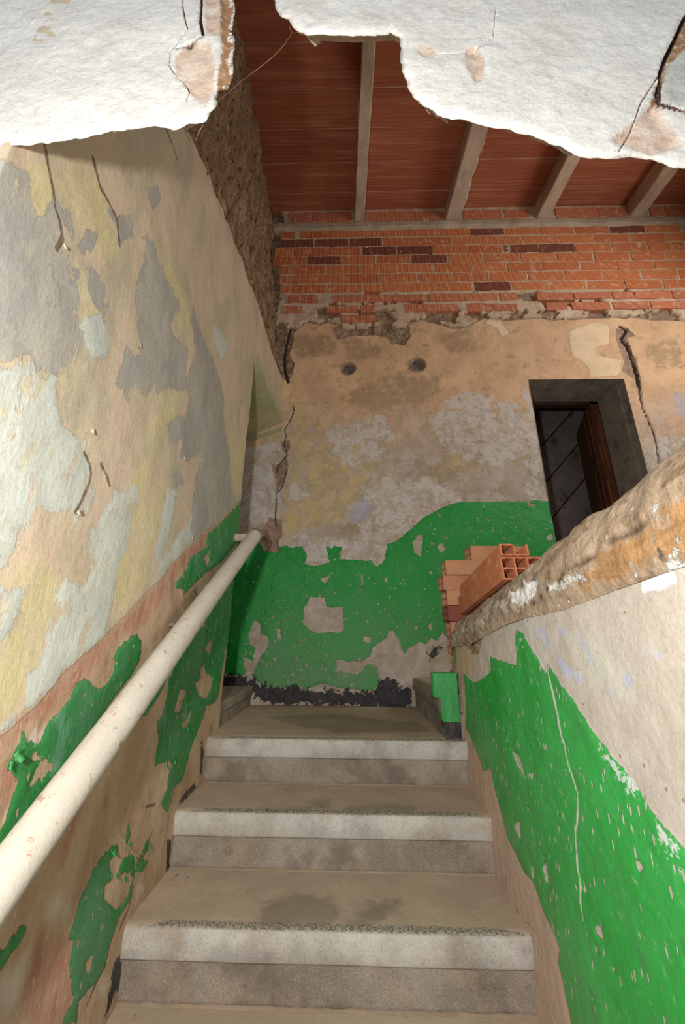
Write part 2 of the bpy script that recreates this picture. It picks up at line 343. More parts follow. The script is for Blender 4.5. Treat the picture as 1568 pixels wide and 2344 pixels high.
# loose curled paint flakes
M_flakeg = simple('green_paint_flake', srgb(58,158,78), srgb(70,140,88), 30, .0003, rough=.5)
M_flakec = simple('limewash_flake', srgb(208,200,178), srgb(190,176,150), 30, .0003)
def flake(P, nrm, tang, w, l, curl, mat, parent):
    n = 5; V = []; up = np.cross(nrm, tang)
    for i in range(n):
        t = i/(n-1); a = curl*t
        along = l*(math.sin(a)/curl); off = l*((1-math.cos(a))/curl)
        ww = w*(1-.55*t)*(1+.25*random.uniform(-1, 1))
        for s in (-.5, .5): V.append(P+tang*along+nrm*(off-.001)+up*ww*s*(1+.2*random.uniform(-1, 1)))
    Fq = [(2*i, 2*i+1, 2*i+3, 2*i+2) for i in range(n-1)]
    m = np_mesh('paint_flake', np.array(V), Fq)
    o = link('paint_flake', m, mat, parent); sd = o.modifiers.new('s', 'SOLIDIFY'); sd.thickness = .0012
fl = b4([(1205,160),(820,1130),(915,900),(800,960),(880,1150),(1390,120),(1180,330),(1060,900),(960,1010),(90,270),(60,340),(1240,300)])+b2([(150,620),(290,300),(215,480),(290,960),(100,1850),(330,1240),(60,1600)])
for i, (y, z) in enumerate(fl):
    t = np.array([0, random.uniform(-.6, .6), -1.]); t /= np.linalg.norm(t)
    flake(np.array([XL+.006, y, z+.01]), np.array([1., 0, 0]), t, random.uniform(.010, .018), random.uniform(.012, .024), random.uniform(.4, 1.0), M_flakeg, wall_left)
fc = a3([(425,800),(500,1020),(530,830),(640,410),(120,930),(450,310),(840,920),(480,400)])+a1([(450,790),(290,1120),(560,990),(620,870)])+b3([(460,180),(560,1080),(280,30),(1150,340),(1020,520)])
for i, (y, z) in enumerate(fc[::3]):
    t = np.array([0, random.choice([-1, 1])*random.uniform(.4, 1), random.uniform(-1, -.2)]); t /= np.linalg.norm(t)
    flake(np.array([XL+.004, y, z]), np.array([1., 0, 0]), t, random.uniform(.010, .016), random.uniform(.007, .012), random.uniform(.2, .5), M_flakec, wall_left)

# ---- exposed rubble wall above the plaster edge, up to the ceiling
CZ0, CSL, CSX = 3.96, .054, -.0324
def ceil_z(Y): return CZ0+CSL*(Y-YB)
def rb_fn(U, V):
    Y = U; z0 = edge_z(Y)-.18; x0 = bend(Y)-.035
    z1 = ceil_z(Y)+.04; x1 = -.83+CSX*(Y-YB)+.03
    hh = z1-z0
    X = x0+(x1-x0)*V; Z = z0+hh*V
    D = fbm(Y*2.2, Z*.55, 5, 5, 33, .6)*.13+fbm(Y*1.5, Z*.6, 18, 3, 38)*.035
    X = X+D*np.clip(V*12, 0, 1)+.0
    px, py, zc = proj(np.stack([X, Y, Z], 1))
    return np.stack([X, Y, Z], 1), {'v': V}
def rub_mat():
    n = NT('exposed_rubble_masonry', .95)
    c = n.tint(srgb(160,130,100), srgb(188,156,124), 9, st=(1,2.2,.6))
    c = n.mix(n.step(n.noise(24, 5, .65, st=(1,2.4,.6)), .52, .66), c, srgb(98,72,50))
    c = n.mix(n.step(n.noise(7, 5, .65, st=(1,2.4,.6)), .56, .68), c, srgb(190,166,140))
    h = n.math('MULTIPLY_ADD', n.noise(14, 7, .7, .8, st=(1,2.2,.6)), .05, n.math('MULTIPLY', n.noise(60, 5, .7, st=(1,2,.7)), .012))
    return n.done(c, n.bump(h, 1., 1.))
M_rub = rub_mat()
link('rubble_masonry', grid_mesh('rubble_masonry', np.arange(.5, YB+.005, .009), np.linspace(0, 1, 240), rb_fn), M_rub, wall_left)

# ================================================================== BACK WALL
def BW(pts): return [(lambda P: (P[0], P[2]))(hit(p, 1, YB)) for p in pts]
c4 = lambda pts: BW(zz(580, 470, 3.136, pts)); c5 = lambda pts: BW(zz(1068, 470, 3.136, pts))
c2 = lambda pts: BW(zz(400, 1200, 3.92, pts)); c8 = lambda pts: BW(zz(700, 1100, 2.613, pts)); c7 = lambda pts: BW(zz(480, 800, 4.687, pts)); c6 = lambda pts: BW(zz(1100, 820, 3.35, pts))
DX0, DX1, DZ = BW([(1213,870)])[0][0], BW([(1427,868)])[0][0], BW([(1300,869)])[0][1]
DX0 -= .01
bk_green = [c2([(-200,155),(645,155),(770,165),(800,195),(810,240),(870,250),(925,255),(940,200),(1000,190),(1060,215),(1140,195),(1165,240),(1190,290),(1165,355),(1240,380),(1390,345),(1370,250),(1350,185),(1390,205),(1410,230),(1430,195),(1500,210),(1480,315),(1568,318)])+
 c8([(300,475),(390,480),(430,515),(470,480),(490,380),(530,370),(560,345),(620,300),(700,225),(780,180),(860,145),(920,128),(1100,128),(1300,125),(1340,120),(1380,115),(1445,125),(1600,130),(1600,900),(900,900),(850,940),(820,900),(790,960),(750,940),(720,980),(680,960),(620,1000),(590,1040),(575,1000),(560,960),(530,900),(500,900),(480,940),(400,1000),(380,1050),(340,1080),(240,1080),(180,1070),(190,1130),(240,1150),(310,1160),(370,1100),(420,1110),(440,1170),(460,1190),(400,1260),(200,1240),(100,1210),(0,1250)])+
 c2([(1100,1475),(950,1465),(840,1470),(760,1430),(700,1370),(620,1350),(530,1350),(380,1345),(-200,1345)])]
bk_holes = [c2([(730,860),(770,910),(775,980),(830,1000),(850,1040),(840,1100),(790,1170),(760,1230),(720,1290),(700,1370),(630,1350),(620,1190),(700,1230),(720,1110),(690,1090),(655,1000),(690,930),(700,880)]),
 c2([(1220,650),(1340,655),(1360,740),(1430,750),(1500,740),(1520,860),(1515,950),(1480,980),(1400,960),(1300,975),(1220,960),(1150,880),(1160,750)]),
 c8([(640,370),(670,330),(700,320),(700,370),(690,460),(650,430)]), c8([(790,390),(820,370),(835,410),(815,435),(785,400)]), c8([(745,368),(780,375),(760,385)]), c8([(330,560),(340,560),(342,660),(336,660)]), c8([(405,845),(412,845),(415,900),(408,890)]),
 c2([(1310,490),(1400,460),(1350,545)]), c2([(910,940),(950,930),(955,1050),(920,1020)]), c8([(340,930),(390,940),(380,975),(350,960)]), c8([(470,590),(490,580),(485,610),(475,615)]), c8([(495,690),(508,685),(503,710)]), c8([(1340,110),(1350,140),(1380,140),(1370,155),(1335,150),(1325,125)]), c8([(1430,340),(1470,310),(1475,350),(1450,360)]), c8([(1085,235),(1105,233),(1100,248)]), c8([(735,545),(760,545),(755,560),(735,560)]),c8([(650,880),(665,870),(660,900)]),c8([(735,860),(755,850),(758,890),(740,900)])]
bk_black = [c2([(380,1345),(520,1345),(600,1370),(680,1370),(760,1430),(840,1465),(1000,1470),(1200,1490),(1568,1500),(1568,1600),(1200,1610),(900,1600),(700,1580),(680,1490),(600,1470),(380,1475)]),
 c8([(0,1250),(150,1260),(400,1265),(470,1190),(520,1190),(560,1240),(600,1240),(630,1290),(625,1350),(500,1365),(300,1345),(0,1340)]), c8([(720,1040),(760,1020),(800,980),(805,1010),(760,1050),(755,1090),(730,1090)])]
bk_rubble = [c4([(-400,1060),(120,1150),(200,1270),(270,1240),(290,1140),(260,1060),(300,930),(340,880),(400,840),(470,860),(520,840),(560,850),(630,870),(610,930),(700,930),(900,930),(960,940),(1000,990),(1090,1010),(1140,940),(1130,860),(1200,825),(1300,850),(1400,880),(1480,900)])+
 c5([(20,870),(130,820),(280,830),(480,820),(700,830),(1000,810),(1200,810),(1700,850),(1700,-300)])+c4([(1500,-300),(-400,-300)])]
bk_blob = [c2([(700,30),(770,50),(800,20),(830,-20),(850,-60),(960,-40),(960,90),(935,150),(935,250),(870,250),(810,240),(765,170),(690,140),(640,150),(650,90)]), c7([(660,1240),(760,1230),(820,1130),(840,1250),(810,1370),(740,1500),(700,1530),(710,1430),(680,1340)]), c7([(760,1000),(850,970),(870,1060),(820,1110),(770,1080)]),
  c5([(1070,890),(1150,880),(1210,940),(1150,950),(1180,1040),(1210,1120),(1220,1200),(1240,1320),(1200,1250),(1110,1190),(1130,1130),(1090,1020),(1070,960)]), c6([(1190,0),(1225,200),(1230,350),(1205,290),(1180,150),(1080,100),(1100,40)]),
  c4([(550,870),(640,870),(850,880),(860,930),(700,935),(600,960)])]
bk_crack = [BW([(668,740),(655,790),(650,820),(652,850),(660,876)]), c7([(890,600),(905,650),(885,710),(850,790),(800,860),(820,940),(790,1010),(830,1130),(760,1215),(720,1260),(710,1310)]), c7([(830,1270),(790,1420),(760,1500),(710,1540),(710,1680),(700,1780),(705,1890)]), c2([(925,250),(880,380),(860,520),(870,690),(810,780),(770,880)]),
  c5([(1100,870),(1150,900),(1110,960),(1150,1000),(1190,1110),(1220,1200),(1240,1300)]), c6([(1210,120),(1225,260),(1240,380),(1280,460),(1320,560),(1350,680),(1370,800)]), c7([(670,960),(630,1110),(640,1190),(655,1240)]), c6([(345,590),(380,720),(370,860),(380,920)]), c8([(1440,20),(1441,60)])]
bk_crackw = [.012, .004, .004, .0012, .012, .007, .0008, .0015, .001]
bk_cream = [c5([(735,905),(800,880),(930,835),(1020,870),(1020,1000),(930,1020),(920,1080),(1110,1110),(1090,1230),(880,1235),(880,1180),(830,1120),(760,1090),(740,1000)]), c5([(120,850),(150,820),(240,840),(300,920),(250,950),(200,880)])]
bk_ochre = [BW([(665,880),(690,870),(700,960),(720,1000),(820,1020),(860,1060),(830,1120),(780,1190),(700,1210),(660,1120),(665,1000)]), BW([(645,1190),(660,1100),(680,1050),(720,1180),(690,1230),(640,1240)]), BW([(1010,1030),(1080,1040),(1090,1080),(1020,1070)]), c2([(950,80),(1020,55),(1110,90),(1050,120),(970,120)]), c2([(1230,130),(1280,100),(1300,150),(1250,165)]), BW([(605,1190),(628,1100),(632,1190)]), BW([(870,1080),(905,1070),(900,1110),(860,1130)]), BW([(568,1015),(645,985),(640,1005),(572,1026)])]
bk_pale = [BW([(750,980),(820,960),(880,950),(905,1000),(850,1060),(800,1070),(760,1040)]), BW([(990,960),(1010,920),(1060,900),(1130,905),(1210,930),(1222,1010),(1150,1060),(1060,1050),(1000,1010)]), BW([(660,1105),(700,1110),(705,1150),(665,1140)]), BW([(640,1235),(690,1215),(800,1240),(900,1250),(880,1290),(700,1290),(640,1260)]), BW([(820,1160),(840,1120),(880,1090),(980,1090),(1060,1140),(1000,1170),(930,1230),(890,1245),(830,1240)]), BW([(1190,870),(1230,930),(1240,1150),(1210,1150),(1205,1000)]), BW([(540,1030),(640,1010),(648,1100),(625,1200),(540,1210)]), BW([(1480,1040),(1520,1000),(1600,1000),(1600,1100),(1490,1100)])]
bk_brown = [BW([(780,910),(830,880),(920,850),(1000,870),(1010,900),(960,925),(880,930),(820,940)]), BW([(780,770),(820,770),(880,800),(860,820),(800,825)]), BW([(670,770),(760,765),(770,810),(680,820)]), BW([(1000,770),(1080,745),(1090,800),(1030,810)]), BW([(925,1055),(960,1045),(990,1070),(970,1085)]), BW([(760,1200),(830,1190),(860,1220),(780,1225)]), BW([(1480,790),(1550,770),(1560,830),(1500,850)]), BW([(950,1090),(1110,1000),(1140,1030),(1000,1110)])]
bk_greenish = [BW([(500,1030),(572,1012),(646,987),(646,978),(560,1002),(500,1020)])]
bk_blue = [BW([(810,1160),(840,1140),(850,1170),(820,1200),(800,1190)]), c6([(15,400),(80,400),(60,425),(20,420)]), c6([(265,450),(300,450),(290,500),(265,490)]), c7([(1050,860),(1150,830),(1120,870),(1040,885)]), BW([(1540,900),(1600,900),(1600,960),(1545,950)])]
PIPES = [(BW([(798,844)])[0], .063), (BW([(957,835)])[0], .067)]
def bk_fn(U, V):
    P = np.stack([U, V], 1); A = {}; A['wear'] = np.clip((.32-V)/.7, 0, 1)*.85*np.clip((U+.75)*5, 0, 1)
    A['green'] = np.maximum(polys(P, bk_green), -polys(P, bk_holes)); A['black'] = polys(P, bk_black)
    r = poly_sdf(P, bk_rubble[0]); r = np.maximum(r, -1); A['mott'] = (V-1.9)*.2+abs(U-.3)*.02; A['rubble'] = r+fbm(U, V, 12, 4, 71)*.05
    A['blob'] = polys(P, bk_blob); A['crack'] = lines(P, bk_crack, bk_crackw)
    for k, l in dict(cream=bk_cream, ochre=bk_ochre, pale=bk_pale, brown=bk_brown, greenish=bk_greenish, blue=bk_blue).items(): A[k] = polys(P, l)
    up = np.clip((V-1.55)/.5, -1, 1); A['upper'] = -up*.5+.0
    pp = np.full(len(U), 1.0)
    for (x, z), rad in PIPES: pp = np.minimum(pp, np.hypot(U-x, V-z)-rad)
    A['pipe'] = pp
    Y = YB+fbm(U, V, 2, 4, 50)*.02+fbm(U, V, 16, 4, 55)*.006
    Y -= np.clip(-A['green']*150, 0, 1)*.002
    Y -= np.clip(-A['cream']*150, 0, 1)*.004
    rr = np.clip(-A['rubble']*40, 0, 1); Y += rr*(.012+fbm(U, V*1.6, 13, 5, 60, .65)*.07)
    Y += np.clip(-(A['blob']+fbm(U, V, 20, 3, 4)*.02)*60, 0, 1)*(.008+fbm(U, V, 25, 4, 61)*.03)
    cw = A['crack']+fbm(U, V, 40, 3, 12)*.006
    Y += np.clip(-cw*250, 0, 1)*.03
    Y += np.clip(-pp*150, 0, 1)*(.035+fbm(U, V, 30, 3, 13)*.03)
    q = np.hypot(U-DX1, 0)
    return np.stack([U, Y, V], 1), A
def bk_keep(u, v): return ~((u > DX0) & (u < DX1) & (v < DZ) & (v > .27))
def bk_base(n):
    c = n.tint(srgb(176,162,150), srgb(188,176,166), 6)
    c = n.mix(n.step(n.noise(11, 6, .65), .55, .66), c, srgb(168,150,120))
    c = n.mix(n.step(n.noise(5, 6, .65, .5), .56, .68), c, srgb(160,148,134))
    return n.mix(n.step(n.noise(19, 5, .7), .63, .68), c, srgb(206,194,184))
M_back = layered('stained_plaster_with_green_dado', bk_base, [
    dict(a='upper', c=(srgb(214,178,142), srgb(196,160,126)), c3=srgb(176,144,112), cs=4, amp=.5, ns=3, soft=.35),
    dict(a='brown', c=(srgb(148,124,94), srgb(160,136,104)), cs=14, amp=.09, ns=12, soft=.03, opac=.7, brk=(15, .5, .62, .2)),
    dict(a='ochre', c=(srgb(204,174,118), srgb(190,170,128)), cs=14, amp=.10, ns=11, soft=.015, opac=.85, brk=(13, .48, .6, .15)),
    dict(a='pale', c=(srgb(206,196,190), srgb(196,190,184)), cs=12, amp=.11, ns=9, soft=.006, opac=.9, h=.0012, brk=(10, .52, .57, .1)),
    dict(a='mott', c=(srgb(158,142,112), srgb(170,156,136)), c3=srgb(140,126,110), cs=16, amp=.28, ns=7, soft=.01, opac=.5, brk=(12, .45, .52, 0)),
    dict(a='greenish', c=(srgb(160,156,120), srgb(150,148,116)), cs=9, amp=.006, ns=20, soft=.003),
    dict(a='blue', c=(srgb(160,164,188), srgb(170,170,190)), cs=9, amp=.02, ns=30, soft=.01, opac=.6),
    dict(a='cream', c=(srgb(226,200,168), srgb(214,190,156)), cs=9, amp=.012, ns=30, soft=.0015, h=.003),
    dict(a='green', c=(srgb(12,140,52), srgb(24,146,60)), c3=srgb(52,142,74), cs=3.5, amp=.018, ns=26, soft=.0010, h=.002, rough=.38, chips=(.68, .15, 22, 20, None), wear='wear'),
    dict(a='black', c=(srgb(40,38,44), srgb(58,54,58)), cs=18, amp=.085, ns=26, soft=.002, h=.001, rough=.6),
    dict(a='rubble', c=(srgb(150,126,102), srgb(128,108,90)), c3=srgb(172,150,124), cs=8, amp=.01, ns=30, soft=.003),
    dict(a='blob', c=(srgb(160,134,116), srgb(140,114,96)), cs=20, amp=.012, ns=30, soft=.003, h=-.002),
    dict(a='pipe', c=(srgb(126,114,104), srgb(100,90,84)), cs=30, amp=.004, ns=40, soft=.003),
    dict(a='crack', c=(srgb(86,66,58), srgb(70,54,48)), cs=40, amp=.003, ns=40, soft=.002)],
    fine=.0016, finescale=45, relief=(9, .006))
xs = np.unique(np.concatenate([np.arange(-1.45, -.86, .05), np.arange(-.86, DX0, .0065), [DX0], np.arange(DX0, DX1, .05), [DX1], np.arange(DX1, 3.1, .0085), [3.32]]).round(5))
zs = np.unique(np.concatenate([np.arange(-1.3, -.45, .1), np.arange(-.45, 2.62, .0065), [DZ], np.arange(2.62, 4.1, .012)]).round(5))
i = np.argmin(abs(xs-DX0)); xs[i] = DX0; i = np.argmin(abs(xs-DX1)); xs[i] = DX1; i = np.argmin(abs(zs-DZ)); zs[i] = DZ
me = grid_mesh('wall_back', xs, zs, bk_fn, bk_keep)
wall_back = link('wall_back', me, M_back, kind='structure')
for (x, z), rad in PIPES:      # mortar rims of the two old joist sockets
    bm = bmesh.new(); n = 40
    rings = []
    for k, (dr, dy) in enumerate(((.010, 0.004), (.004, -.007), (-.004, -.004), (-.007, .03))):
        rings.append([bm.verts.new((x+(rad+dr+.004*math.sin(5*t+k)+random.uniform(-.0015, .0015))*math.cos(t), YB+dy, z+(rad+dr)*math.sin(t))) for t in [i/n*2*math.pi for i in range(n)]])
    for a, b in zip(rings, rings[1:]):
        for i in range(n): bm.faces.new((a[i], a[(i+1) % n], b[(i+1) % n], b[i]))
    link('joist_socket', bm_mesh(bm, 'joist_socket', True), simple('socket_mortar', srgb(170,146,120), srgb(150,128,108), 20, .002), wall_back)

# ---- bricks
def brick_mat(name, c1, c2, dust):
    n = NT(name, .85)
    oi = n.n('ShaderNodeObjectInfo').outputs['Random']
    geo = n.n('ShaderNodeNewGeometry').outputs['Position']
    c = n.mix(oi, c1, c2)
    nz = n.n('ShaderNodeTexNoise'); n.L(geo, nz.inputs['Vector']); nz.inputs['Scale'].default_value = 18; nz.inputs['Detail'].default_value = 5
    c = n.mix(n.step(nz.outputs['Fac'], .5, .72), c, dust)
    wv = n.n('ShaderNodeTexWave', bands_direction='X'); n.L(geo, wv.inputs['Vector']); wv.inputs['Scale'].default_value = 24; wv.inputs['Distortion'].default_value = .6; wv.inputs['Detail'].default_value = 1
    c = n.mix(n.math('MULTIPLY', n.step(wv.outputs['Fac'], .2, .0), .25), c, srgb(140,76,50))
    h = n.math('MULTIPLY_ADD', wv.outputs['Fac'], .002, n.math('MULTIPLY', nz.outputs['Fac'], .003))
    return n.done(c, n.bump(h, 1., 1.))
M_b1 = brick_mat('terracotta_brick', srgb(200,124,80), srgb(184,104,66), srgb(208,150,114))
M_b2 = brick_mat('burnt_brick', srgb(128,74,58), srgb(114,66,54), srgb(150,98,76))
M_b3 = brick_mat('old_solid_brick', srgb(192,118,86), srgb(176,108,82), srgb(200,154,128))
dark = lambda l: ('d', l)
ROWS = []   # (y0,y1 at px x=784, drop per px, [(pxa,pxb,kind)])
def row4(y0, y1, L4, L5, dL4=(), dL5=(), kind=0):
    R = []
    for i, (a, b) in enumerate(L4): R.append((580+a/3.136, 580+b/3.136, 1 if i in dL4 else kind))
    for i, (a, b) in enumerate(L5): R.append((1068+a/3.136, 1068+b/3.136, 1 if i in dL5 else kind))
    ROWS.append((470+y0/3.136, 470+y1/3.136, R))
row4(203, 247, [(200,300),(345,572),(585,815),(825,1055),(1063,1295),(1310,1540)], [(18,255),(270,505),(515,750),(765,1000),(1010,1255),(1270,1505)], (), (0, 4))
row4(259, 312, [(205,435),(450,680),(692,920),(935,1165),(1175,1410),(1428,1664)], [(145,383),(397,643),(652,890),(900,1140),(1155,1400),(1415,1545)], (0, 1, 2))
row4(320, 375, [(160,285),(295,525),(535,770),(785,1020),(1030,1275),(1283,1525)], [(5,240),(255,500),(510,755),(765,1010),(1025,1270),(1283,1530)], (3, 4), (1, 2))
row4(383, 438, [(150,380),(390,625),(632,870),(885,1120),(1135,1380),(1395,1632)], [(118,365),(378,622),(635,880),(900,1140),(1160,1390),(1405,1540)], (1, 4))
row4(447, 505, [(195,265),(275,520),(530,770),(783,1025),(1035,1280),(1292,1540)], [(20,270),(285,525),(535,785),(800,1055),(1063,1315),(1325,1545)])
row4(514, 575, [(195,400),(405,645),(658,895),(910,1165),(1178,1420),(1432,1676)], [(162,415),(430,680),(692,945),(955,1215),(1235,1480),(1498,1550)])
row4(585, 640, [(205,268),(283,520),(535,780),(795,1040),(1053,1305),(1315,1560)], [(50,300),(315,570),(583,835),(850,1105),(1115,1375),(1388,1550)], (), (0,))
row4(662, 715, [(245,465),(575,750),(757,990),(998,1245),(1255,1495),(1505,1740)], [(228,345),(490,745),(752,1010),(1025,1175),(1185,1440),(1450,1550)], (), (), 2)
row4(733, 790, [(215,350),(525,755),(770,870),(1088,1210),(1220,1460),(1530,1636)], [(120,350),(555,705),(735,1000),(1030,1280),(1295,1548)], (), (), 2)
row4(806, 862, [(630,880)], [], (), (), 2)
row4(70, 138, [(260,478),(480,705),(805,1140),(1148,1365),(1497,1545)], [(15,240),(260,430),(620,920),(926,1150),(1290,1378),(1398,1548)], (), (), 2)
brick_cache = []
for k in range(8):
    bm = box_bm((-.5, -.5, -.5), (.5, .5, .5), 0)
    bmesh.ops.subdivide_edges(bm, edges=[e for e in bm.edges if abs(e.verts[0].co.x-e.verts[1].co.x) > .5], cuts=3)
    for v in bm.verts:
        v.co.z += random.uniform(-.045, .045); v.co.x += random.uniform(-.008, .008); v.co.y += random.uniform(-.04, .04) if v.co.y > 0 else 0
        v.co.y *= 1
    brick_cache.append(bm)
bmesh_variants = {}
for kd, mt in ((0, M_b1), (1, M_b2), (2, M_b3)):
    for k, bm in enumerate(brick_cache):
        me = bpy.data.meshes.new('brick'); bm.to_mesh(me); me.materials.append(mt); bmesh_variants[(kd, k)] = me
for bm in brick_cache: bm.free()
for ri, (y0, y1, R) in enumerate(ROWS):
    zt = hit((784, y0), 1, YB)[2]; zb = hit((784, y1), 1, YB)[2]
    for a, b, kd in R:
        xa = hit((a, y0-(a-784)*.0195), 1, YB)[0]; xb = hit((b, y0-(b-784)*.0195), 1, YB)[0]
        me = bmesh_variants[(kd, random.randrange(8))]
        o = bpy.data.objects.new('brick', me); COL.objects.link(o); o.parent = wall_back
        pr = random.uniform(.024, .027) if kd != 2 else random.uniform(.025, .032)
        o.scale = (xb-xa, .07, (zt-zb)*(1 if kd != 2 else random.uniform(.85, 1)))
        o.location = ((xa+xb)/2, YB-pr+.035, (zt+zb)/2); o.rotation_euler = (0, random.uniform(-.006, .006), random.uniform(-.01, .01))
# smooth concrete bearing band under the beams
bz1 = hit((784, 515), 1, YB)[2]; bz0 = hit((784, 531), 1, YB)[2]
M_conc = simple('cement_render', srgb(176,160,140), srgb(158,142,124), 7, .0012, 70, c3=srgb(188,170,150))
def band_fn(U, V):
    return np.stack([U, YB-.038+fbm(U, V, 7, 4, 81)*.02+np.where((V < bz0+.01) | (V > bz1-.01), .05, 0), V+fbm(U, V*0, 5, 3, 90)*.03], 1), {}
zq = np.linspace(bz0-.02, bz1+.02, 16)
link('bearing_band', grid_mesh('bearing_band', np.arange(-.78, 3.32, .02), zq, band_fn), M_conc, wall_back)
# mortar bed between the bricks: raised sheet just behind the brick faces
def bed_fn(U, V):
    return np.stack([U, YB-.0215+fbm(U, V, 22, 4, 95)*.010, V], 1), {}
zt = hit((784, 485), 1, YB)[2]; zb = hit((784, 676), 1, YB)[2]
M_mort = simple('brick_mortar', srgb(196,172,148), srgb(178,154,130), 12, .0015, 60, c3=srgb(206,186,164))
zlow = hit((784, 752), 1, YB)[2]
def bed_keep(u, v): return (u > -.66+fbm(v, u, 6, 3, 17)*.12) & ((v > zb+fbm(u, v, 4, 4, 19)*.12) | ((v > zlow) & (fbm(u, v*1.5, 7, 4, 23) > -.06) & (poly_sdf(np.stack([u, v], 1), bk_rubble[0]) < -.015)))
link('mortar_bed', grid_mesh('mortar_bed', np.arange(-.80, 3.32, .012), np.arange(zlow-.02, zt+.05, .012), bed_fn, bed_keep, skirt=(0, .04, 0)), M_mort, wall_back)

# ================================================================== CEILING, BEAMS
M_tile = None
def tile_mat():
    n = NT('terracotta_ceiling_board', .75)
    oi = n.n('ShaderNodeObjectInfo').outputs['Random']; geo = n.n('ShaderNodeNewGeometry').outputs['Position']
    c = n.mix(oi, srgb(160,94,66), srgb(148,82,60))
    mp = n.n('ShaderNodeMapping'); n.L(geo, mp.inputs[0]); mp.inputs['Scale'].default_value = (.5, 6, 1)
    nz = n.n('ShaderNodeTexNoise'); n.L(mp.outputs[0], nz.inputs['Vector']); nz.inputs['Scale'].default_value = 4; nz.inputs['Detail'].default_value = 6
    c = n.mix(n.step(nz.outputs['Fac'], .42, .85), c, srgb(180,120,94))
    wv = n.n('ShaderNodeTexWave', bands_direction='Y'); n.L(geo, wv.inputs['Vector']); wv.inputs['Scale'].default_value = 12; wv.inputs['Distortion'].default_value = 1
    c = n.mix(n.math('MULTIPLY', n.step(wv.outputs['Fac'], .25, .0), .18), c, srgb(110,50,36))
    return n.done(c, n.bump(n.math('MULTIPLY_ADD', wv.outputs['Fac'], .0012, n.math('MULTIPLY', nz.outputs['Fac'], .004)), 1., 1.))
M_tile = tile_mat()
bm = bmesh.new()
for s in (0, 1):
    pass
v = [bm.verts.new((x, y, ceil_z(y)+.006+dz)) for dz in (0, .1) for x, y in ((-1.3, .2), (3.4, .2), (3.4, 2.95), (-1.3, 2.95))]
for f in ((0, 1, 2, 3), (7, 6, 5, 4), (0, 4, 5, 1), (1, 5, 6, 2), (2, 6, 7, 3), (3, 7, 4, 0)): bm.faces.new([v[i] for i in f])
ceiling = link('ceiling', bm_mesh(bm, 'ceiling'), simple('ceiling_joint_mortar', srgb(200,164,146), srgb(184,140,122), 9), kind='structure')
BPX = [(806, 836), (1013, 1052), (1220, 1257), (1433, 1472)]
beams = []
for a, b in BPX:
    beams.append((hit((a+2, 512), 1, YB)[0], hit((b, 508), 1, YB)[0]))
beams.append((beams[-1][0]+.78, beams[-1][1]+.78)) if beams[-1][0]+.95 < 3.3 else None
edges = [-1.0]+[x for bb in beams for x in bb]+[3.45]
for k in range(0, len(edges), 2):
    x0, x1 = edges[k], edges[k+1]
    if x1 > 3.4: x1 = 3.4
    if x1-x0 < .05: continue
    y1 = YB+.06; j = 0; first = None
    while y1 > .4:
        y0 = y1-.245
        ym = (y0+y1)/2; sh = CSX*(ym-YB)
        if first is None:
            bm = box_bm((-(x1-x0)/2-.02, -.1195, 0), ((x1-x0)/2+.02, .1195, .045), .004)
            first = bm_mesh(bm, 'ceiling_tile'); first.materials.append(M_tile)
        o = bpy.data.objects.new('ceiling_tile', first); COL.objects.link(o); o.parent = ceiling
        o.location = ((x0+x1)/2+sh, ym, ceil_z(ym)+random.uniform(-.003, .003)); o.rotation_euler = (math.atan(CSL)+random.uniform(-.006, .006), 0, random.uniform(-.003, .003)-CSX*0)
        y1 = y0; j += 1
M_beam = simple('precast_concrete', srgb(196,176,156), srgb(178,158,138), 8, .0015, 60, c3=srgb(160,142,124), s3=5, st=(1, .5, 1))
blab = ['pale concrete ceiling beam furthest left, running over the stair axis', 'concrete ceiling beam second from the left, with ragged right edge', 'concrete ceiling beam third from the left, beside the leftmost pair', 'concrete ceiling beam fourth from the left, above the doorway side', 'concrete ceiling beam at far right edge']
for k, (x0, x1) in enumerate(beams):
    me_w = x1-x0; ys = np.arange(.46, YB+.03, .05); Vt = []; n = len(ys)
    for y in ys:
        sh = CSX*(y-YB); zt_ = ceil_z(y)+.001; zb_ = zt_-.165
        prof = [(x0+.018, zt_), (x0+.012, zb_+.014), (x0+.02, zb_), (x1-.02, zb_), (x1-.012, zb_+.014), (x1-.018, zt_)]
        for i, (x, z) in enumerate(prof):
            w = random.uniform(-.002, .002)+(random.uniform(0, .02) if (i in (3, 4) and k == 1) else 0)
            Vt.append((x+sh+w, y, z+random.uniform(-.001, .001)))
    Fq = [(6*i+j, 6*i+(j+1) % 6, 6*(i+1)+(j+1) % 6, 6*(i+1)+j) for i in range(n-1) for j in range(6)]
    m = np_mesh('ceiling_beam', np.array(Vt), np.array(Fq)[:, ::-1], smooth=False)
    link('ceiling_beam', m, M_beam, label=blab[k], category='beam', group='concrete beams carrying the terracotta ceiling')

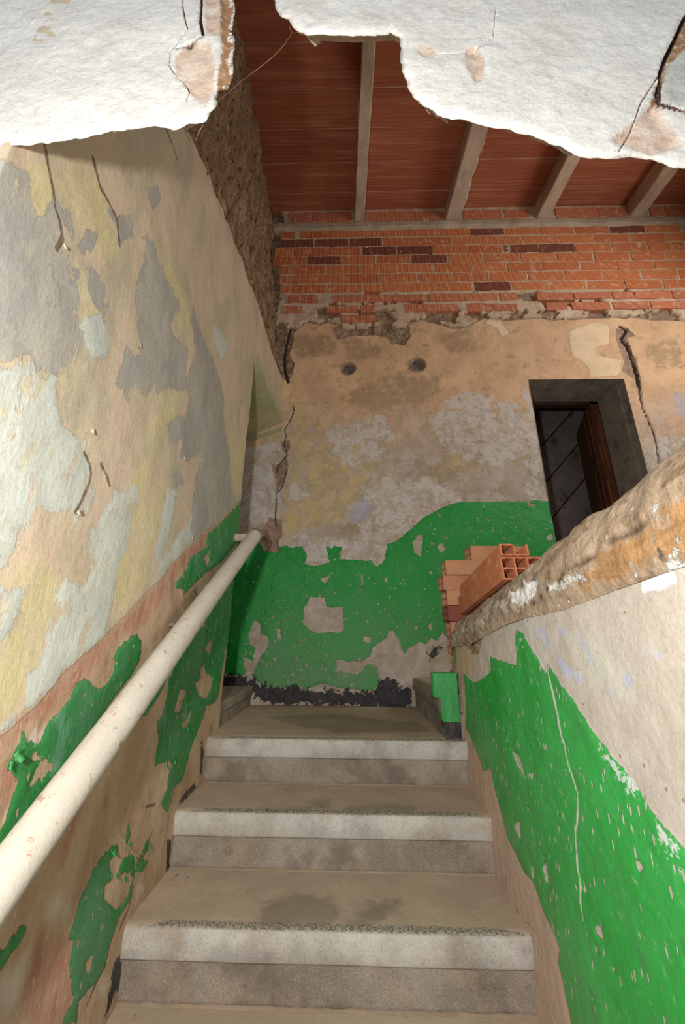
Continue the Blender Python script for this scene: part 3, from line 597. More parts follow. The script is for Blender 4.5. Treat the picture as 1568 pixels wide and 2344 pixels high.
# ================================================================== STAIRS
def stair_mats():
    out = []
    for nm, c1, c2, dk in (('terrazzo_nosing', srgb(192,187,180), srgb(166,160,152), srgb(108,102,96)), ('terrazzo_riser', srgb(154,142,130), srgb(130,118,106), srgb(92,80,70))):
        n = NT(nm, .8)
        c = n.tint(c1, c2, 7)
        c = n.mix(n.math('MULTIPLY', n.step(n.noise(5, 5, .6), .5, .68), .6), c, srgb(160,140,118))
        c = n.mix(n.math('MULTIPLY', n.step(n.noise(190, 3, .6), .5, .66), .32), c, dk)
        c = n.mix(n.math('MULTIPLY', n.step(n.voro(210), .16, .26, 1., 0.), .55), c, srgb(200,194,184))
        c = n.mix(n.math('MULTIPLY', n.step(n.noise(3.2, 6, .65), .5, .62), .35 if nm[-1] == 'g' else .6), c, dk)
        # settled dust on upward faces, thin where feet scuff
        sx = n.n('ShaderNodeSeparateXYZ'); n.L(n.n('ShaderNodeNewGeometry').outputs['Normal'], sx.inputs[0])
        up = n.step(sx.outputs[2], .55, .92)
        dust = n.tint(srgb(184,165,144), srgb(170,152,132), 5)
        sc = n.attr('scuff'); s = n.step(n.math('MULTIPLY_ADD', n.math('SUBTRACT', n.noise(16, 5, .65, 1.2), .5), .12, sc), -.03, .02, 1., 0.)
        dust = n.mix(n.math('MULTIPLY', s, .5), dust, srgb(104,98,86))
        lip = n.step(n.math('MULTIPLY_ADD', n.math('SUBTRACT', n.noise(60, 4, .7), .5), .03, n.attr('lip')), -.004, .006, 1., 0.)
        dust = n.mix(n.math('MULTIPLY', lip, .75), dust, n.mix(n.step(n.noise(170, 2), .45, .55), srgb(72,70,62), srgb(150,146,132)))
        c = n.mix(up, c, dust)
        out.append(n.done(c, n.bump(n.math('MULTIPLY_ADD', n.noise(90, 5, .7), .002, n.math('MULTIPLY', n.noise(9, 4), .006)), 1., .7)))
    return out
M_nose, M_riser = stair_mats()
def SZ(pts, z): return [(lambda P: (P[0], P[1]))(hit(p, 2, z)) for p in pts]
def tread(name, x0, x1, yn, yb, z, parent, mat, th=.075, scuffs=(), xdir=False, bow=0):
    prof = [(yb, z-th), (yn+.004, z-th), (yn, z-th+.006), (yn-.002, z-th*.5), (yn, z-.014), (yn+.004, z-.005), (yn+.012, z-.001)]
    prof += [(yn+.012+(yb-yn-.012)*t, z) for t in np.linspace(.06, 1, 22)]
    xs = np.arange(x0, x1+.001, (x1-x0)/round((x1-x0)/.02)); n = len(prof); V = []
    for i, x in enumerate(xs):
        for j, (y, zz_) in enumerate(prof):
            w = float(vnoise(np.array([x*9+z*7]), np.array([1.5]), 5)[0]-.5)*.006
            endr = max(0, .03-(min(x-x0, x1-x)))**2*8
            V.append((x, y+(w+endr if 0 < j < 7 else 0), zz_-(.004*abs(w)*50 if 3 < j < 8 else 0)-(endr*.4 if j > 4 and j < 10 else 0)))
    V = np.array(V); m = len(xs)
    Fq = [(i*n+j, i*n+(j+1) % n, (i+1)*n+(j+1) % n, (i+1)*n+j) for i in range(m-1) for j in range(n)]
    P = V[:, :2]; sc = np.full(len(V), 1.)
    for s in scuffs: sc = np.minimum(sc, poly_sdf(P, SZ(s, z)))
    lip = np.where(V[:, 2] > z-.02, V[:, 1]-yn-.026, 1)
    lip = lip+np.clip(.14-(V[:, 0]-x0), 0, 1)*.3+np.clip(.10-(x1-V[:, 0]), 0, 1)*.3
    me = np_mesh(name, V, np.array(Fq)[:, ::-1], {'scuff': sc, 'lip': lip})
    bm = bmesh.new(); bm.from_mesh(me)
    bm.verts.ensure_lookup_table()
    bm.faces.new([bm.verts[j] for j in range(n)]); bm.faces.new([bm.verts[(m-1)*n+j] for j in reversed(range(n))])
    bmesh.ops.recalc_face_normals(bm, faces=bm.faces); bm.to_mesh(me); bm.free()
    return link(name, me, mat, parent)
stair = bpy.data.objects.new('staircase', None); COL.objects.link(stair); stair.location = (0, 0, 0)
stair['label'] = 'worn dusty terrazzo staircase rising between the two green dado walls'; stair['category'] = 'staircase'
sc0 = [[(600,1640),(760,1635),(900,1650),(860,1670),(700,1668)], [(720,1655),(960,1650),(980,1675),(760,1680)]]
sc1 = [[(715,1835),(755,1828),(755,1858),(730,1862)], [(790,1850),(900,1835),(960,1850),(950,1862),(800,1866)], [(600,1850),(700,1845),(720,1862),(600,1862)]]
sc2 = [[(590,2100),(610,2060),(680,2045),(770,2050),(782,2100),(760,2125),(600,2125)], [(800,2105),(840,2060),(920,2055),(910,2090),(840,2130),(790,2125)]]
TH = .075
x0, x1 = XL-.03, XR+.03
tread('landing_slab', x0, x1+.6, YNOSE, YB+.0, ZLAND, stair, M_nose, TH, sc0)
for i, scf in enumerate((sc1, sc2, (), ())):
    z = ZLAND-RISE*(i+1); yn = YNOSE-TREAD*(i+1)
    tread('stair_tread', x0, x1, yn, yn+TREAD+.03, z, stair, M_nose, TH, scf)
def riser(y, z0, z1):
    def fn(U, V): return np.stack([U, y+fbm(U, V, 12, 3, 41)*.006, V], 1), {'scuff': np.ones(len(U)), 'lip': np.ones(len(U))}
    link('stair_riser', grid_mesh('stair_riser', np.arange(x0, x1, .02), np.linspace(z0, z1, 8), fn, skirt=(0, .1, 0)), M_riser, stair)
for i in range(5):
    riser(YNOSE-TREAD*i+.016, ZLAND-RISE*(i+1)-.002, ZLAND-RISE*i-TH+.004)
# dust fillets where tread meets riser
M_dust = simple('settled_dust', srgb(160,140,120), srgb(148,130,110), 12, .001, 80)
for i in range(1, 4):
    z = ZLAND-RISE*i; y = YNOSE-TREAD*(i-1)+.016
    V = []; n = 60
    for k in range(n):
        x = x0+(x1-x0)*k/(n-1); w = .004+.005*random.random()
        V += [(x, y-w, z+.0005), (x, y-.003, z+.004), (x, y+.003, z+.007*random.uniform(.6, 1))]
    Fq = [(3*k+j, 3*k+3+j, 3*k+4+j, 3*k+1+j) for k in range(n-1) for j in range(2)]
    link('dust_fillet', np_mesh('dust_fillet', np.array(V), Fq), M_dust, stair)
# right-hand flight
RX = .392
zr = ZLAND+RISE
def side_step(xa, xb, z, yb0=1.905):
    me = tread('side_tread', -YB, -yb0, xa, xb+.03, z, stair, M_riser, TH)
    me.matrix_parent_inverse = Matrix.Identity(4)
    for v in me.data.vertices: v.co = Vector((v.co.y, -v.co.x, v.co.z))
    me.data.update()
    box('side_riser', (xa+.014, yb0, z-RISE), (xb+.03, YB, z-TH+.002), M_riser, stair)
for k, (xa, xb) in enumerate(((RX, .93), (.93, 1.19), (1.19, 1.45), (1.45, 2.6))): side_step(xa, xb, zr+RISE*k)
# low step into the opening on the left
lx = -.632; lz = ZLAND+.107
box('side_tread', (-1.4, 2.0, lz-.05), (lx, YB, lz), M_riser, stair, .006)
box('side_riser', (-1.4, 2.0, ZLAND), (lx-.012, YB, lz-.05), M_riser, stair)
# ================================================================== RIGHT PARAPET
def RW(pts): return [(lambda P: (P[1], P[2]))(hit(p, 0, XR)) for p in pts]
e1 = lambda pts: RW(zz(1000, 1000, 2.761, pts)); e2 = lambda pts: RW(zz(1000, 1650, 2.761, pts))
r_green = [e1([(340,1385),(360,1400),(430,1425),(500,1445),(490,1210),(540,1245),(600,1340),(660,1440),(705,1520),(698,1430),(740,1480),(800,1570),(870,1660),(950,1800)])+
  e2([(950,0),(1040,120),(1180,300),(1380,580),(1568,800),(1900,1200),(1900,2300),(950,2300),(860,1916),(850,1860),(800,1640),(770,1530),(780,1440),(760,1380),(700,1260),(640,1120),(600,1020),(540,950),(490,830),(440,740),(390,560),(350,400),(330,300),(290,320),(270,260),(215,130),(170,40)])+e1([(170,1600),(160,1490),(200,1530),(240,1555),(290,1530),(330,1490)]),
  e1([(80,1310),(110,1350),(105,1440),(85,1400)])]
r_holes = [e1([(515,1280),(540,1270),(520,1310)]), e1([(538,1320),(550,1320),(540,1350)]), e2([(470,190),(520,220),(545,300),(575,420),(550,360),(500,270)]), e2([(580,330),(605,330),(605,380),(585,350)]), e2([(485,650),(520,640),(525,700),(525,750),(500,700)]), e2([(548,530),(580,560),(610,630),(570,570)]), e2([(670,900),(690,910),(705,1050),(680,1000)]), e2([(1008,1295),(1040,1300),(1070,1405),(1020,1350)]), e2([(1265,880),(1300,900),(1320,930),(1290,960)]), e2([(590,900),(605,940),(612,1020),(595,990)]), e2([(400,310),(410,380),(398,380)]), e2([(1015,1410),(1030,1440),(1025,1485),(1010,1440)]), e2([(940,1010),(955,1080),(965,1105),(940,1070)]), e2([(650,810),(680,880),(670,880)]), e2([(1110,1550),(1135,1560),(1125,1590)]), e2([(990,1720),(1020,1760),(1010,1780)])]
r_white = [e2([(1070,230),(1130,250),(1260,420),(1240,430),(1150,320)]), e2([(1400,640),(1480,720),(1540,850),(1480,820),(1420,720)])]
r_lines = [e2([(780,0),(810,120),(830,230),(870,350),(900,460),(905,560),(900,640),(885,690),(885,780),(900,920),(925,1050),(920,1150),(940,1260)]), e1([(700,1460),(740,1600),(780,1760),(810,1932)]), e1([(550,1290),(600,1440),(670,1640)]), e1([(540,1290),(540,1550),(540,1800)]), e1([(230,1540),(250,1700),(280,1932)]), e2([(270,0),(290,150),(340,350)]), e2([(1210,510),(1270,740),(1330,1010)]), e2([(1320,680),(1370,860),(1420,1050)]), e2([(1470,1260),(1520,1430)]), e2([(970,1000),(1040,1200),(1060,1400)]), e2([(785,1310),(815,1470)]), e2([(1160,1550),(1200,1700),(1230,1916)])]
r_lw = [.0030, .0045, .0015, .0008, .0012, .0012, .0008, .0012, .001, .001, .001, .0008]
r_blue = [e1([(640,1220),(680,1220),(730,1340),(690,1310)]), e1([(750,1180),(800,1200),(810,1260),(760,1240)]), e1([(900,1270),(950,1280),(1010,1460),(1020,1500),(970,1400)]), e1([(740,1380),(800,1410),(860,1480),(920,1530),(900,1550),(800,1470)]), e1([(1180,1500),(1240,1520),(1240,1570),(1190,1570)]), e1([(1385,1360),(1430,1380),(1420,1400),(1385,1400)]), e1([(1330,1370),(1360,1390),(1350,1415)]), e1([(1100,1590),(1140,1600),(1120,1640)])]
r_gr = [e1([(800,1230),(1000,1260),(1250,1500),(1200,1650),(1050,1600),(900,1400)])]
r_rub = [RW(zz(1000, 1000, 2.761, [(60,1150),(150,1100),(200,1090),(330,1040),(480,1030),(520,1090),(480,1110),(330,1190),(290,1260),(270,1370),(200,1350),(150,1300),(110,1260),(75,1230)]))]
r_strip = [e1([(60,1240),(110,1260),(160,1310),(230,1380),(240,1500),(200,1500),(160,1490),(170,1600),(200,1800),(215,1932),(60,1932)])]
r_white2 = [e1([(1300,880),(1500,830),(1530,900),(1450,960),(1300,970)]), e1([(1110,940),(1160,930),(1150,970),(1120,980)])]
r_crack = [e1([(340,1210),(370,1230),(395,1265),(400,1240)]), e2([(440,1130),(480,1180),(575,1300),(610,1330),(625,1420),(635,1590)]), e2([(415,900),(430,1060),(440,1130)]), e2([(345,680),(350,750)]), e1([(105,1440),(125,1560),(150,1620)]), e2([(160,270),(165,400)])]
ZC_Y = [.30, .60, .73, .985, 1.265, 1.736, 1.95, 2.10]; ZC_Z = [.345, .300, .276, .243, .195, .116, .075, .03]
ZL_Y = [.30, .566, .638, .73, .907, 1.118, 1.289, 1.641, 1.90, 2.10]; ZL_Z = [.14, .110, .103, .093, .071, .063, .045, -.015, -.03, -.06]
ZLN = lambda y: np.interp(y, ZL_Y, ZL_Z); ZCN = lambda y: np.interp(y, ZC_Y, ZC_Z)
YE = 1.985
def rw_fn(U, V):
    Z0 = -1.32; Z = Z0+(ZLN(U)-Z0)*V; P = np.stack([U, Z], 1); A = {}
    g = np.maximum(polys(P, r_green[:1]), -polys(P, r_holes)); A['green'] = np.minimum(g, polys(P, r_green[1:]))
    low = (U < 1.1) & (Z < -.75); 
    A['line'] = lines(P, r_lines, r_lw); A['blue'] = polys(P, r_blue); A['gr'] = polys(P, r_gr); A['strip'] = polys(P, r_strip)
    A['rub'] = polys(P, r_rub)+fbm(U, Z, 16, 4, 2)*.04; A['white'] = polys(P, r_white); A['wp'] = polys(P, r_white2); A['crack'] = lines(P, r_crack, .0012)
    stz = ZLAND-RISE*1.0+(U-YNOSE+TREAD)*RISE/TREAD+.22
    A['foot'] = (Z-stz)*.8; A['wear'] = np.clip((stz+.22-Z)/.5, 0, 1)*.75
    X = XR+fbm(U, Z, 3, 4, 101)*.02+fbm(U, Z, 22, 4, 106)*.005
    X += np.clip((U-1.55)/.45, 0, 1)**2*.010
    X -= np.clip(-A['green']*200, 0, 1)*.0025
    X += np.clip(-A['rub']*40, 0, 1)*(.012+fbm(U, Z, 18, 5, 120, .65)*.06)
    X += np.clip(-A['crack']*400, 0, 1)*.006
    return np.stack([X, U, Z], 1), A
def rw_base(n):
    c = n.tint(srgb(190,181,168), srgb(182,172,160), 4)
    c = n.mix(n.step(n.noise(3, 5), .5, .7), c, srgb(194,188,180))
    return n.mix(n.step(n.voro(26), .06, .09, 1., 0.), c, srgb(150,124,104))
M_right = layered('parapet_plaster_with_green_dado', rw_base, [
    dict(a='gr', c=(srgb(196,200,184), srgb(200,200,186)), cs=6, amp=.04, ns=12, soft=.03, opac=.5),
    dict(a='blue', c=(srgb(168,178,206), srgb(186,188,206)), cs=20, amp=.03, ns=26, soft=.008, opac=.8),
    dict(a='wp', c=(srgb(240,240,238), srgb(228,228,228)), cs=20, amp=.015, ns=26, soft=.001),
    dict(a='foot', c=(srgb(196,168,146), srgb(180,160,142)), c3=srgb(186,150,128), cs=8, amp=.08, ns=6, soft=.04, cst=(1,2.5,.6)),
    dict(a='strip', c=(srgb(206,184,156), srgb(190,168,140)), cs=12, amp=.01, ns=26, soft=.004),
    dict(a='green', c=(srgb(36,156,58), srgb(58,166,78)), c3=srgb(60,150,74), cs=2.5, amp=.009, ns=34, soft=.001, h=.0018, rough=.42, chips=(.70, .19, 30, 34, (1,2.1,.6)), wear='wear'),
    dict(a='white', c=(srgb(196,212,206), srgb(210,216,210)), cs=20, amp=.05, ns=60, soft=.001),
    dict(a='line', c=(srgb(214,206,192), srgb(196,200,184)), cs=30, amp=.002, ns=30, soft=.0008),
    dict(a='rub', c=(srgb(140,116,88), srgb(112,92,68)), c3=srgb(206,200,188), cs=12, amp=.01, ns=40, soft=.004),
    dict(a='crack', c=(srgb(50,40,38), srgb(70,54,48)), cs=30, amp=.001, ns=30, soft=.0008)],
    fine=.0010, finescale=60, relief=(8, .004))
us = np.arange(.30, YE+.001, .0055); vs = np.linspace(0, 1, 250)
wall_right = link('wall_right', grid_mesh('wall_right', us, vs, rw_fn, skirt=(.05, 0, 0), flip=True), M_right, kind='structure')
box('masonry_core', (XR+.035, .30, -1.32), (.80, YE-.01, -.16), M_core, wall_right)
# end face of the parapet and the little green kerb beside the landing
def end_fn(U, V):
    Z0 = -1.32; Z = Z0+(ZLN(YE)+.05-Z0)*V
    return np.stack([XR+.006+(U)*.30, YE+fbm(U, Z, 12, 3, 6)*.02, Z], 1), {}
link('end_face', grid_mesh('end_face', np.linspace(0, 1, 30), np.linspace(0, 1, 100), end_fn, flip=False), M_core, wall_right)
# battered rough coping (old timber lost in plaster)
prof_t = np.linspace(0, 1, 44)
def cop_fn(U, V):
    zl, zc = ZLN(U), ZCN(U); h = zc-zl
    # quarter ellipse from the inner face to the crest, then level over the top
    k = .62
    a = np.clip(V/k, 0, 1)*math.pi/2
    X = XR-.004+ (.58-XR)*(1-np.cos(a)) - .020*np.sin(a*2)*np.clip(h/.15, 0, 1)
    Z = zl-.012+(h+.012)*np.sin(a)
    t = np.clip((V-k)/(1-k), 0, 1); X = X+t*.24; Z = Z-t*.05
    e = np.clip((U-1.86)/(YE-1.86), 0, 1); Z = Z-e**2*.05*np.sin(a)
    px, py, zc_ = proj(np.stack([X, U, Z], 1)); P = np.stack([px, py], 1)
    q = lambda pts: zz(1000, 1000, 2.761, pts)
    sc = zc_/F; A = {}
    A['wood'] = poly_sdf(P, q([(930,950),(1000,830),(1100,710),(1250,590),(1400,500),(1700,330),(1700,740),(1380,800),(1320,860),(1200,870),(1100,920)]))*sc
    wh = [q([(1470,660),(1530,650),(1540,700),(1520,800),(1700,760),(1700,830),(1480,850),(1450,780),(1490,730)]), q([(1340,450),(1390,440),(1390,500),(1340,510)]), q([(440,1000),(560,920),(640,900),(600,1010),(520,1080)]), q([(650,960),(900,860),(960,900),(700,980)])]
    A['white'] = np.min([poly_sdf(P, w) for w in wh], 0)*sc
    cr = q([(600,1060),(700,950),(830,850),(1000,770),(1050,720),(1130,650),(1250,580),(1330,530),(1400,480),(1700,300)])
    A['crack'] = lines(P, [cr], 2.2)*sc
    A['char'] = poly_sdf(P, q([(1385,650),(1430,720),(1455,800),(1415,790),(1395,720)]))*sc
    A['low'] = poly_sdf(P, q([(0,1400),(120,1150),(200,1100),(330,1040),(420,940),(560,860),(640,880),(620,1010),(760,1000),(560,1110),(400,1130),(0,1500)]))*sc
    D = fbm(U, V*.4, 5, 4, 201)*.030+fbm(U, V*.35, 22, 5, 205, .6)*.018
    D += np.clip(-A['crack']*300, 0, 1)*-.012+np.clip(-A['low']*60, 0, 1)*fbm(U, V*.4, 30, 4, 209)*.03
    D *= np.clip(V*9, 0.12, 1)
    nx = -np.cos(a); nz = np.sin(a)
    return np.stack([X+D*nx, U, Z+D*nz], 1), A
def cop_base(n):
    c = n.tint(srgb(188,166,140), srgb(172,150,126), 9)
    c = n.mix(n.step(n.noise(26, 6, .7, .4, st=(1,.6,1)), .54, .64), c, srgb(140,114,88))
    return c
def speck(n, col):
    return col
M_cop = layered('rough_plastered_timber_coping', cop_base, [
    dict(a='low', c=(srgb(130,106,78), srgb(168,156,140)), c3=srgb(206,200,188), cs=18, amp=.05, ns=20, soft=.01, brk=(22, .52, .6, .1)),
    dict(a='wood', c=(srgb(190,148,100), srgb(166,124,80)), c3=srgb(146,102,64), cs=12, cst=(.6,.6,3), amp=.06, ns=12, soft=.008, brk=(16, .56, .62, .15)),
    dict(a='white', c=(srgb(240,240,238), srgb(214,208,200)), cs=26, amp=.03, ns=40, soft=.002, h=.001),
    dict(a='char', c=(srgb(60,54,50), srgb(90,80,70)), cs=26, amp=.01, ns=50, soft=.003),
    dict(a='spk', c=(srgb(238,236,230), srgb(238,236,230)), amp=.010, ns=60, soft=.0006),
    dict(a='crack', c=(srgb(84,66,48), srgb(100,80,60)), cs=26, amp=.0015, ns=30, soft=.002, h=-.002)],
    fine=.0030, finescale=38, relief=(12, .012))
me = grid_mesh('timber_coping', np.arange(.30, YE+.02, .006), prof_t, cop_fn, flip=True)
nv = len(me.vertices); at = me.attributes.new('spk', 'FLOAT', 'POINT')
co = np.zeros(nv*3, np.float32); me.vertices.foreach_get('co', co); co = co.reshape(-1, 3)
s = np.full(nv, .012)
for _ in range(170):
    p = co[RNG.randint(nv)]; s = np.minimum(s, np.linalg.norm(co-p, axis=1)-RNG.uniform(.0005, .004))
at.data.foreach_set('value', s.astype(np.float32))
link('timber_coping', me, M_cop, wall_right)
# kerb
M_kerb = layered('fresh_green_kerb_paint', lambda n: n.tint(srgb(62,156,84), srgb(52,142,74), 8), [
    dict(a='black', c=(srgb(38,38,42), srgb(60,56,58)), cs=26, amp=.004, ns=40, soft=.001)], fine=.0008, rough=.4)
def kerb_fn(U, V):
    X = .370+(XR-.004-.370)*U; Z = -.50+.345*V
    step_in = np.where(Z < -.255, .028, 0)*(1-U)
    X = X+step_in+np.clip((-.30-Z), 0, 1)*.10*(1-U)
    return np.stack([X, 1.895+fbm(U, V, 4, 3, 7)*.006, Z], 1), {'black': (Z+.352)}
link('kerb_upstand', grid_mesh('kerb_upstand', np.linspace(0, 1, 30), np.linspace(0, 1, 70), kerb_fn, skirt=(0, .06, 0)), M_kerb, wall_right)

# ================================================================== FRONT WALL (broken lintel the camera looks under)
YF = .45
def FW(pts): return [(lambda P: (P[0], P[2]))(hit(p, 1, YF)) for p in pts]
low_px = [(10,325),(40,322),(100,315),(150,305),(200,300),(250,290),(300,285),(350,280),(400,288),(430,275),(470,270),(480,250),(495,235),(490,215),(500,190),(520,180),(530,165),(528,120),(535,100),(530,60),(535,30),(533,-40),(545,-120),(560,-200),(590,-230),(620,-190),(622,-90),(628,-20),(630,10),(640,25),(660,35),(680,60),(700,70),(760,72),(800,75),(860,75),(895,65),(915,75),(922,95),(920,130),(930,180),(945,210),(975,235),(1000,255),(1040,265),(1070,268),(1120,280),(1160,285),(1180,295),(1220,300),(1280,325),(1340,350),(1400,355),(1450,350),(1500,355),(1560,373)]
pts = FW(low_px)
poly = [(-.95, -1.3), (-.66, -1.3), (-.655, .2), (-.65, .80)]
def rough_line(A, B, amp, step=.006):
    A = np.array(A); B = np.array(B); L = np.linalg.norm(B-A); n = max(1, int(L/step)); out = []
    for i in range(n):
        t = i/n; p = A+(B-A)*t; nrm = np.array([-(B-A)[1], (B-A)[0]])/max(L, 1e-6)
        f = float(fbm(np.array([p[0]]), np.array([p[1]]), 40, 3, 301)[0])*amp
        out.append(tuple(p+nrm*f))
    return out
low = []
for A, B in zip(pts, pts[1:]): low += rough_line(A, B, .012, .004)
outline = poly+low+[(.60, .76), (.66, .70), (.68, -1.3), (3.35, -1.3), (3.35, 4.05), (-1.3, 4.05), (-1.3, -1.3)]
n0 = len(outline); O = np.array(outline)
gx = np.arange(-.8, .75, .009); gz = np.arange(.70, 1.55, .009)
GX, GZ = np.meshgrid(gx, gz); GP = np.stack([GX.ravel(), GZ.ravel()], 1)+RNG.uniform(-.001, .001, (GX.size, 2))
sd = poly_sdf(GP, O); GP = GP[sd < -.004]
g = lambda pts: FW(pts)
_cr = [g([(417,-60),(417,10),(425,50),(430,65),(405,95),(388,115),(385,145),(400,165),(425,185),(432,205),(425,225)]), g([(460,-60),(460,10),(458,45),(465,80),(440,95),(405,105)]), g([(1640,-60),(1568,40),(1545,90),(1525,130),(1510,170),(1508,235),(1568,250),(1640,255)]), g([(1135,20),(1130,80),(1090,110),(1050,120),(1000,118)]), g([(1510,170),(1470,230),(1450,290),(1420,340)])]
ex = []
for L in _cr:
    for A_, B_ in zip(L, L[1:]):
        A_ = np.array(A_); B_ = np.array(B_); nn = np.array([-(B_-A_)[1], (B_-A_)[0]]); nn /= np.linalg.norm(nn)
        for t in np.arange(0, 1, .002/np.linalg.norm(B_-A_)):
            for k in (-.004, -.002, 0, .002, .004): ex.append(A_+(B_-A_)*t+nn*(k+RNG.uniform(-.0003, .0003)))
ex = np.array(ex); ex = ex[poly_sdf(ex, O) < -.003]
GP = GP[lines(GP, _cr, 0) > .005]; GP = np.concatenate([GP, ex])
vin = [Vector(p) for p in outline]+[Vector(p) for p in GP]
vo, eo, fo, *_ = delaunay_2d_cdt(vin, [(i, (i+1) % n0) for i in range(n0)], [], 1, 1e-6)
vo = np.array([(v.x, v.y) for v in vo]); 
tri = np.array([f for f in fo if len(f) == 3]); cen = vo[tri].mean(1); tri = tri[poly_sdf(cen, O) < 0]
g = lambda pts: FW(pts)
f_crack = [g([(417,-60),(417,10),(425,50),(430,65),(405,95),(388,115),(385,145),(400,165),(425,185),(432,205),(425,225)]), g([(460,-60),(460,10),(458,45),(465,80),(440,95),(405,105)]), g([(1640,-60),(1568,40),(1545,90),(1525,130),(1510,170),(1508,235),(1568,250),(1640,255)]), g([(1135,20),(1130,80),(1090,110),(1050,120),(1000,118)]), g([(785,50),(800,30),(820,12)]), g([(1510,170),(1470,230),(1450,290),(1420,340)])]
f_cw = [.0012, .0032, .0042, .0005, .0004, .0009]
f_expo = [g([(400,125),(430,95),(480,95),(492,150),(488,200),(470,240),(440,215),(402,170)]), g([(465,-60),(500,-60),(505,80),(470,75)]), g([(1065,110),(1090,100),(1110,130),(1110,170),(1090,190),(1065,150)]), g([(1400,320),(1500,230),(1520,250),(1568,330),(1500,350)]), g([(960,95),(1000,110),(980,130),(955,115)])]
f_brown = [g([(500,-60),(533,-60),(532,165),(500,225),(490,215),(505,120)]), g([(1545,80),(1600,10),(1620,60),(1530,150),(1500,240),(1480,260)])]
f_grey = [g([(1515,170),(1568,90),(1700,60),(1700,250),(1515,240)])]
A = {'crack': lines(vo, f_crack, f_cw), 'expo': polys(vo, f_expo), 'brown': polys(vo, f_brown), 'grey': polys(vo, f_grey)}
edge_d = -poly_sdf(vo, O)
Y = YF+fbm(vo[:, 0], vo[:, 1], 9, 4, 310)*.010+fbm(vo[:, 0], vo[:, 1], 60, 4, 315)*.004
Y += np.clip(-(A['crack'])*400, 0, 1)*.020
Y += np.clip(-(A['expo'])*150, 0, 1)*(.006+fbm(vo[:, 0], vo[:, 1], 40, 4, 316)*.008)
Y += np.clip(-(A['brown'])*150, 0, 1)*(.010+fbm(vo[:, 0], vo[:, 1], 50, 4, 318)*.012)
Y += np.exp(-edge_d/.006)*.006
V = np.stack([vo[:, 0], Y, vo[:, 1]], 1)
# rim: extrude outline backwards, receding irregularly
e = np.concatenate([tri[:, [0, 1]], tri[:, [1, 2]], tri[:, [2, 0]]]); key = np.sort(e, 1); kk = key[:, 0].astype(np.int64)*len(V)+key[:, 1]
_, inv, cnt = np.unique(kk, return_inverse=True, return_counts=True); be = e[cnt[inv] == 1]; bv = np.unique(be)
mp = np.full(len(V), -1); layersV = [V]; cur = bv.copy(); F3 = [tri]
base = len(V); prev = {int(b): int(b) for b in bv}; attrs = {k: [a] for k, a in A.items()}
sel = V[bv]
q0 = sel[:, [0, 2]]; hh = .018
inn = -np.stack([poly_sdf(q0+[hh, 0], O)-poly_sdf(q0-[hh, 0], O), poly_sdf(q0+[0, hh], O)-poly_sdf(q0-[0, hh], O)], 1)
inn /= np.maximum(np.linalg.norm(inn, axis=1, keepdims=True), 1e-9)
for kL, dy in enumerate((.012, .03, .055)):
    nvv = sel.copy(); nvv[:, 1] = YF+dy
    up = (fbm(sel[:, 0], sel[:, 2], 30, 3, 330+kL))*.006
    lim = ((abs(sel[:, 0]) < .72) & (sel[:, 2] < 1.9) & (sel[:, 2] > .5))
    nvv[:, 0] += np.where(lim, inn[:, 0]*(dy*.9+up), 0); nvv[:, 2] += np.where(lim, inn[:, 1]*(dy*1.9+up), 0)
    idx = {int(b): base+i for i, b in enumerate(bv)}
    layersV.append(nvv); 
    for k in attrs: attrs[k].append(A[k][bv]*0+(-.01 if (k == 'expo') else .5))
    for a, b in be:
        a, b = int(a), int(b)
        F3.append(np.array([[prev[b], prev[a], idx[a]], [prev[b], idx[a], idx[b]]]))
    prev = idx; base += len(bv)
V = np.concatenate(layersV); F3 = np.concatenate(F3)
M_front = layered('thick_whitewash', lambda n: n.tint(srgb(222,220,214), srgb(212,208,201), 9), [
    dict(a='grey', c=(srgb(176,178,170), srgb(190,190,182)), cs=20, amp=.004, ns=60, soft=.001),
    dict(a='expo', c=(srgb(214,196,180), srgb(196,170,150)), cs=26, amp=.008, ns=70, soft=.004),
    dict(a='brown', c=(srgb(140,104,70), srgb(170,130,94)), c3=srgb(226,220,210), cs=26, amp=.006, ns=80, soft=.003),
    dict(a='crack', c=(srgb(64,42,32), srgb(90,56,40)), cs=60, amp=.0012, ns=80, soft=.0006)],
    fine=.0006, finescale=150, relief=(55, .003))
wall_front = link('wall_front', np_mesh('wall_front', V, F3[:, ::-1], {k: np.concatenate(a) for k, a in attrs.items()}), M_front, kind='structure')
bmx = bmesh.new(); bmx.from_mesh(wall_front.data); bmesh.ops.recalc_face_normals(bmx, faces=bmx.faces); bmx.to_mesh(wall_front.data); bmx.free()
# little broken crumbs hanging from the edge
for (px, py) in ((235,300),(262,298),(962,232),(975,240),(990,247)):
    P = hit((px, py), 1, YF+.01); bm = bmesh.new(); bmesh.ops.create_icosphere(bm, subdivisions=1, radius=.004)
    for v in bm.verts: v.co = Vector((v.co.x*random.uniform(.6, 1.4), v.co.y, v.co.z*random.uniform(.7, 1.6)))+Vector(P)
    link('plaster_crumb', bm_mesh(bm, 'plaster_crumb'), M_front, wall_front)

